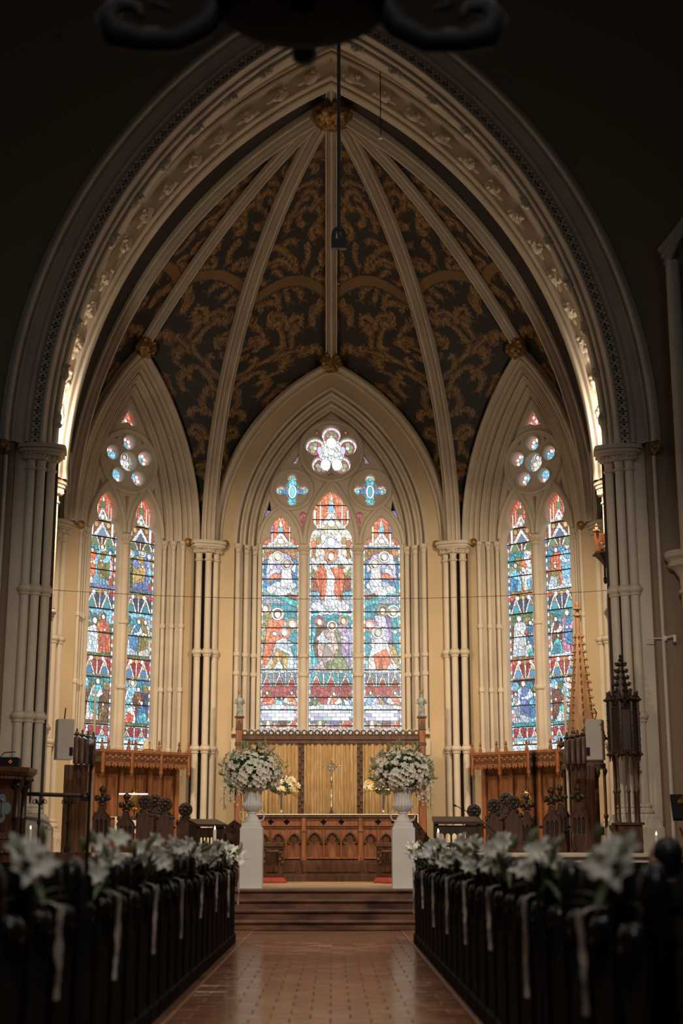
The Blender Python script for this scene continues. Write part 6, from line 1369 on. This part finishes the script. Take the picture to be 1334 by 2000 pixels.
# ------------------------------------------------------------------ people seated in the pews
def person(loc, label, top, hair_long, rz):
    t = thing('person', label, 'person', loc, rz)
    # body: one continuous lofted figure, seated facing the chancel (+y)
    m = MB(); m.loft([(0,0.02,0.42,0.17,0.13),(0,0.0,0.5,0.175,0.13),(0,0.0,0.62,0.15,0.11),(0,0.0,0.76,0.165,0.115),(0,0.0,0.88,0.19,0.115),(0,0.0,0.95,0.18,0.10),(0,0.0,0.985,0.10,0.075),(0,0.0,1.0,0.058,0.058),(0,0.01,1.05,0.052,0.056),(0,0.025,1.075,0.056,0.072),(0,0.03,1.10,0.068,0.09),(0,0.025,1.15,0.076,0.098),(0,0.015,1.20,0.074,0.095),(0,0.005,1.245,0.055,0.07),(0,0.0,1.268,0.02,0.025)], 18)
    m.blob((0,0.125,1.14), (0.014,0.02,0.024), 8, 6)
    for s in (-1,1):
        m.blob((s*0.077,0.01,1.14), (0.012,0.02,0.032), 8, 6); m.tube([(s*0.10,0.0,0.47),(s*0.10,0.13,0.49),(s*0.10,0.22,0.48),(s*0.10,0.23,0.28),(s*0.10,0.20,0.07),(s*0.10,0.27,0.045)], [0.085,0.075,0.06,0.052,0.04,0.032], 10)
        m.tube([(s*0.17,0.0,0.92),(s*0.215,0.0,0.80),(s*0.225,0.03,0.66),(s*0.18,0.16,0.58),(s*0.08,0.26,0.56)], [0.055,0.052,0.046,0.04,0.03], 10)
        for f in range(4): m.tube([(s*(0.08-0.012*f),0.26,0.565),(s*(0.05-0.012*f),0.30,0.575),(s*(0.03-0.012*f),0.32,0.56)], [0.010,0.009,0.007], 6)
        m.tube([(s*0.09,0.25,0.58),(s*0.06,0.27,0.605)], [0.011,0.008], 6)
    m.build('body', M['skin'], t, 60)
    m = MB(); m.loft([(0,0.02,0.44,0.185,0.145),(0,0.0,0.62,0.165,0.125),(0,0.0,0.76,0.18,0.13),(0,0.0,0.88,0.205,0.13),(0,0.0,0.955,0.19,0.11),(0,0.0,0.99,0.085,0.075)], 18)
    for s in (-1,1): m.tube([(s*0.17,0.0,0.925),(s*0.222,0.0,0.80),(s*0.232,0.03,0.66),(s*0.185,0.15,0.585),(s*0.11,0.24,0.565)], [0.066,0.062,0.055,0.047,0.04], 10); m.tube([(s*0.10,0.0,0.47),(s*0.10,0.13,0.49),(s*0.10,0.225,0.48),(s*0.10,0.235,0.28),(s*0.10,0.205,0.10)], [0.095,0.085,0.07,0.062,0.056], 10)
    m.build('clothing', M[top], t, 60)
    m = MB(); m.lathe([(0.064,0.99),(0.066,1.0),(0.061,1.03),(0.058,1.03)], (0,0.003,0), 16); m.build('collar', M['shirt'] if top == 'suit' else M[top], t, 50)
    m = MB(); m.blob((0,-0.02,1.195), (0.081,0.088,0.086), 18, 12, 0.05, 1, 5); m.loft([(0,-0.045,1.08,0.045,0.03),(0,-0.05,1.12,0.062,0.045),(0,-0.045,1.17,0.072,0.055)], 14)
    if hair_long: m.loft([(0,-0.06,0.98,0.07,0.035),(0,-0.055,1.08,0.08,0.05),(0,-0.04,1.18,0.085,0.065)], 14)
    m.build('hair', M['hair'], t, 60)
person((1.93, 8.25, -0.02), 'seated person in dark suit with white collar at the right edge', 'suit', False, R(24))
person((-1.98, 8.25, -0.02), 'seated person in pale teal top at the left edge', 'teal', True, R(-20))
# ------------------------------------------------------------------ hanging things
t = thing('hanging_sensor_box', 'grey box hanging on a long dark rod below the vault', 'fixture', (0.13, 21.0, 9.85))
m = MB(); m.tube([(0,0,0.95),(0,0,7.5)], 0.028, 8); m.build('rod', M['grey'], t, 60)
plate([(-0.12,0.60),(0.12,0.60),(0.12,0.80),(0.10,0.90),(0.05,0.96),(-0.05,0.96),(-0.10,0.90),(-0.12,0.80)], [[(-0.045,0.76),(-0.045,0.88),(-0.01,0.88),(-0.01,0.76)],[(0.01,0.76),(0.01,0.88),(0.045,0.88),(0.045,0.76)]], 0.12, 0.01).xf(Matrix.Translation((0,-0.06,0))).build('box', M['grey'], t, 30)
m = MB(); m.tube([(0.0,0,0.6),(0.0,0,0.2)], 0.007, 6); m.build('cable', M['iron'], t); m = MB(); m.lathe([(0.008,0.2),(0.028,0.17),(0.03,0.1),(0.022,0.05),(0.026,0.02),(0.006,0.0)], (0,0,0), 10); m.build('glass_weight', M['silver'], t, 40)
t = thing('small_pendant', 'tiny pendant lamp on a short rod in front of the vault ribs', 'lamp', (0.93, 24.4, 14.2)); m = MB(); m.tube([(0,0,0.05),(0,0,2.0)], 0.009, 6); m.build('rod', M['iron'], t); m = MB(); m.lathe([(0.05,-0.02),(0.055,0.0),(0.03,0.03),(0.01,0.06)], (0,0,0), 12); m.build('shade', M['stone'], t, 40)
m = MB(); m.tube([(-4.985+9.97*k/20, 24.1, 5.36+0.17*(2*k/20-1)**2) for k in range(21)], 0.0045, 5); tag(m.build('tie_wire', M['wood2']), 'thin dark wire strung across the chancel between the piers', 'wire')
# chandelier close above the aisle
t = thing('chandelier', 'large dark iron chandelier hanging out of focus above the aisle', 'chandelier', (-0.09, 5.5, 4.56))
m = MB(); m.lathe([(0.30,0.20),(0.38,0.215),(0.38,0.44),(0.34,0.46)], (0,0,0), 28); m.build('crown_band', M['iron'], t, 40)
for k, sc in ((0,1.0),(4,1.0),(2,0.5),(6,0.9)):
    a = k*pi/4; c_, s_ = math.cos(a), math.sin(a); m = MB(); dz = 0.26 if k == 2 else 0.0
    pts = [(0.34,0.24),(0.38+0.04*sc,0.10),(0.38+0.16*sc,0.03),(0.38+0.30*sc,0.03),(0.38+0.42*sc,0.06),(0.38+0.46*sc,0.13),(0.38+0.42*sc,0.20),(0.38+0.34*sc,0.19),(0.38+0.31*sc,0.14)]; m.tube([(r*c_, r*s_, z+dz) for r, z in pts], [0.06,0.06,0.055,0.055,0.065,0.06,0.045,0.03,0.02], 8)
    ar = m.build('scroll_arm', M['iron'], t, 60)
    m = MB(); m.tube([((0.4+q*sc)*c_,(0.4+q*sc)*s_,z+dz) for q, z in ((-0.02,0.40),(0.10,0.36),(0.22,0.27),(0.24,0.20),(0.17,0.18))], [0.03,0.03,0.028,0.024,0.018], 7); m.build('inner_scroll', M['iron'], ar, 60)
m = MB(); m.lathe([(0.06,0.20),(0.30,0.21),(0.30,0.24),(0.09,0.30),(0.05,0.5),(0.03,0.9)], (0,0,0), 16); m.build('hub', M['iron'], t, 40)
m = MB(); m.tube([(0,0,0.9),(0,0,9.0)], 0.012, 6); m.build('chain', M['iron'], t)
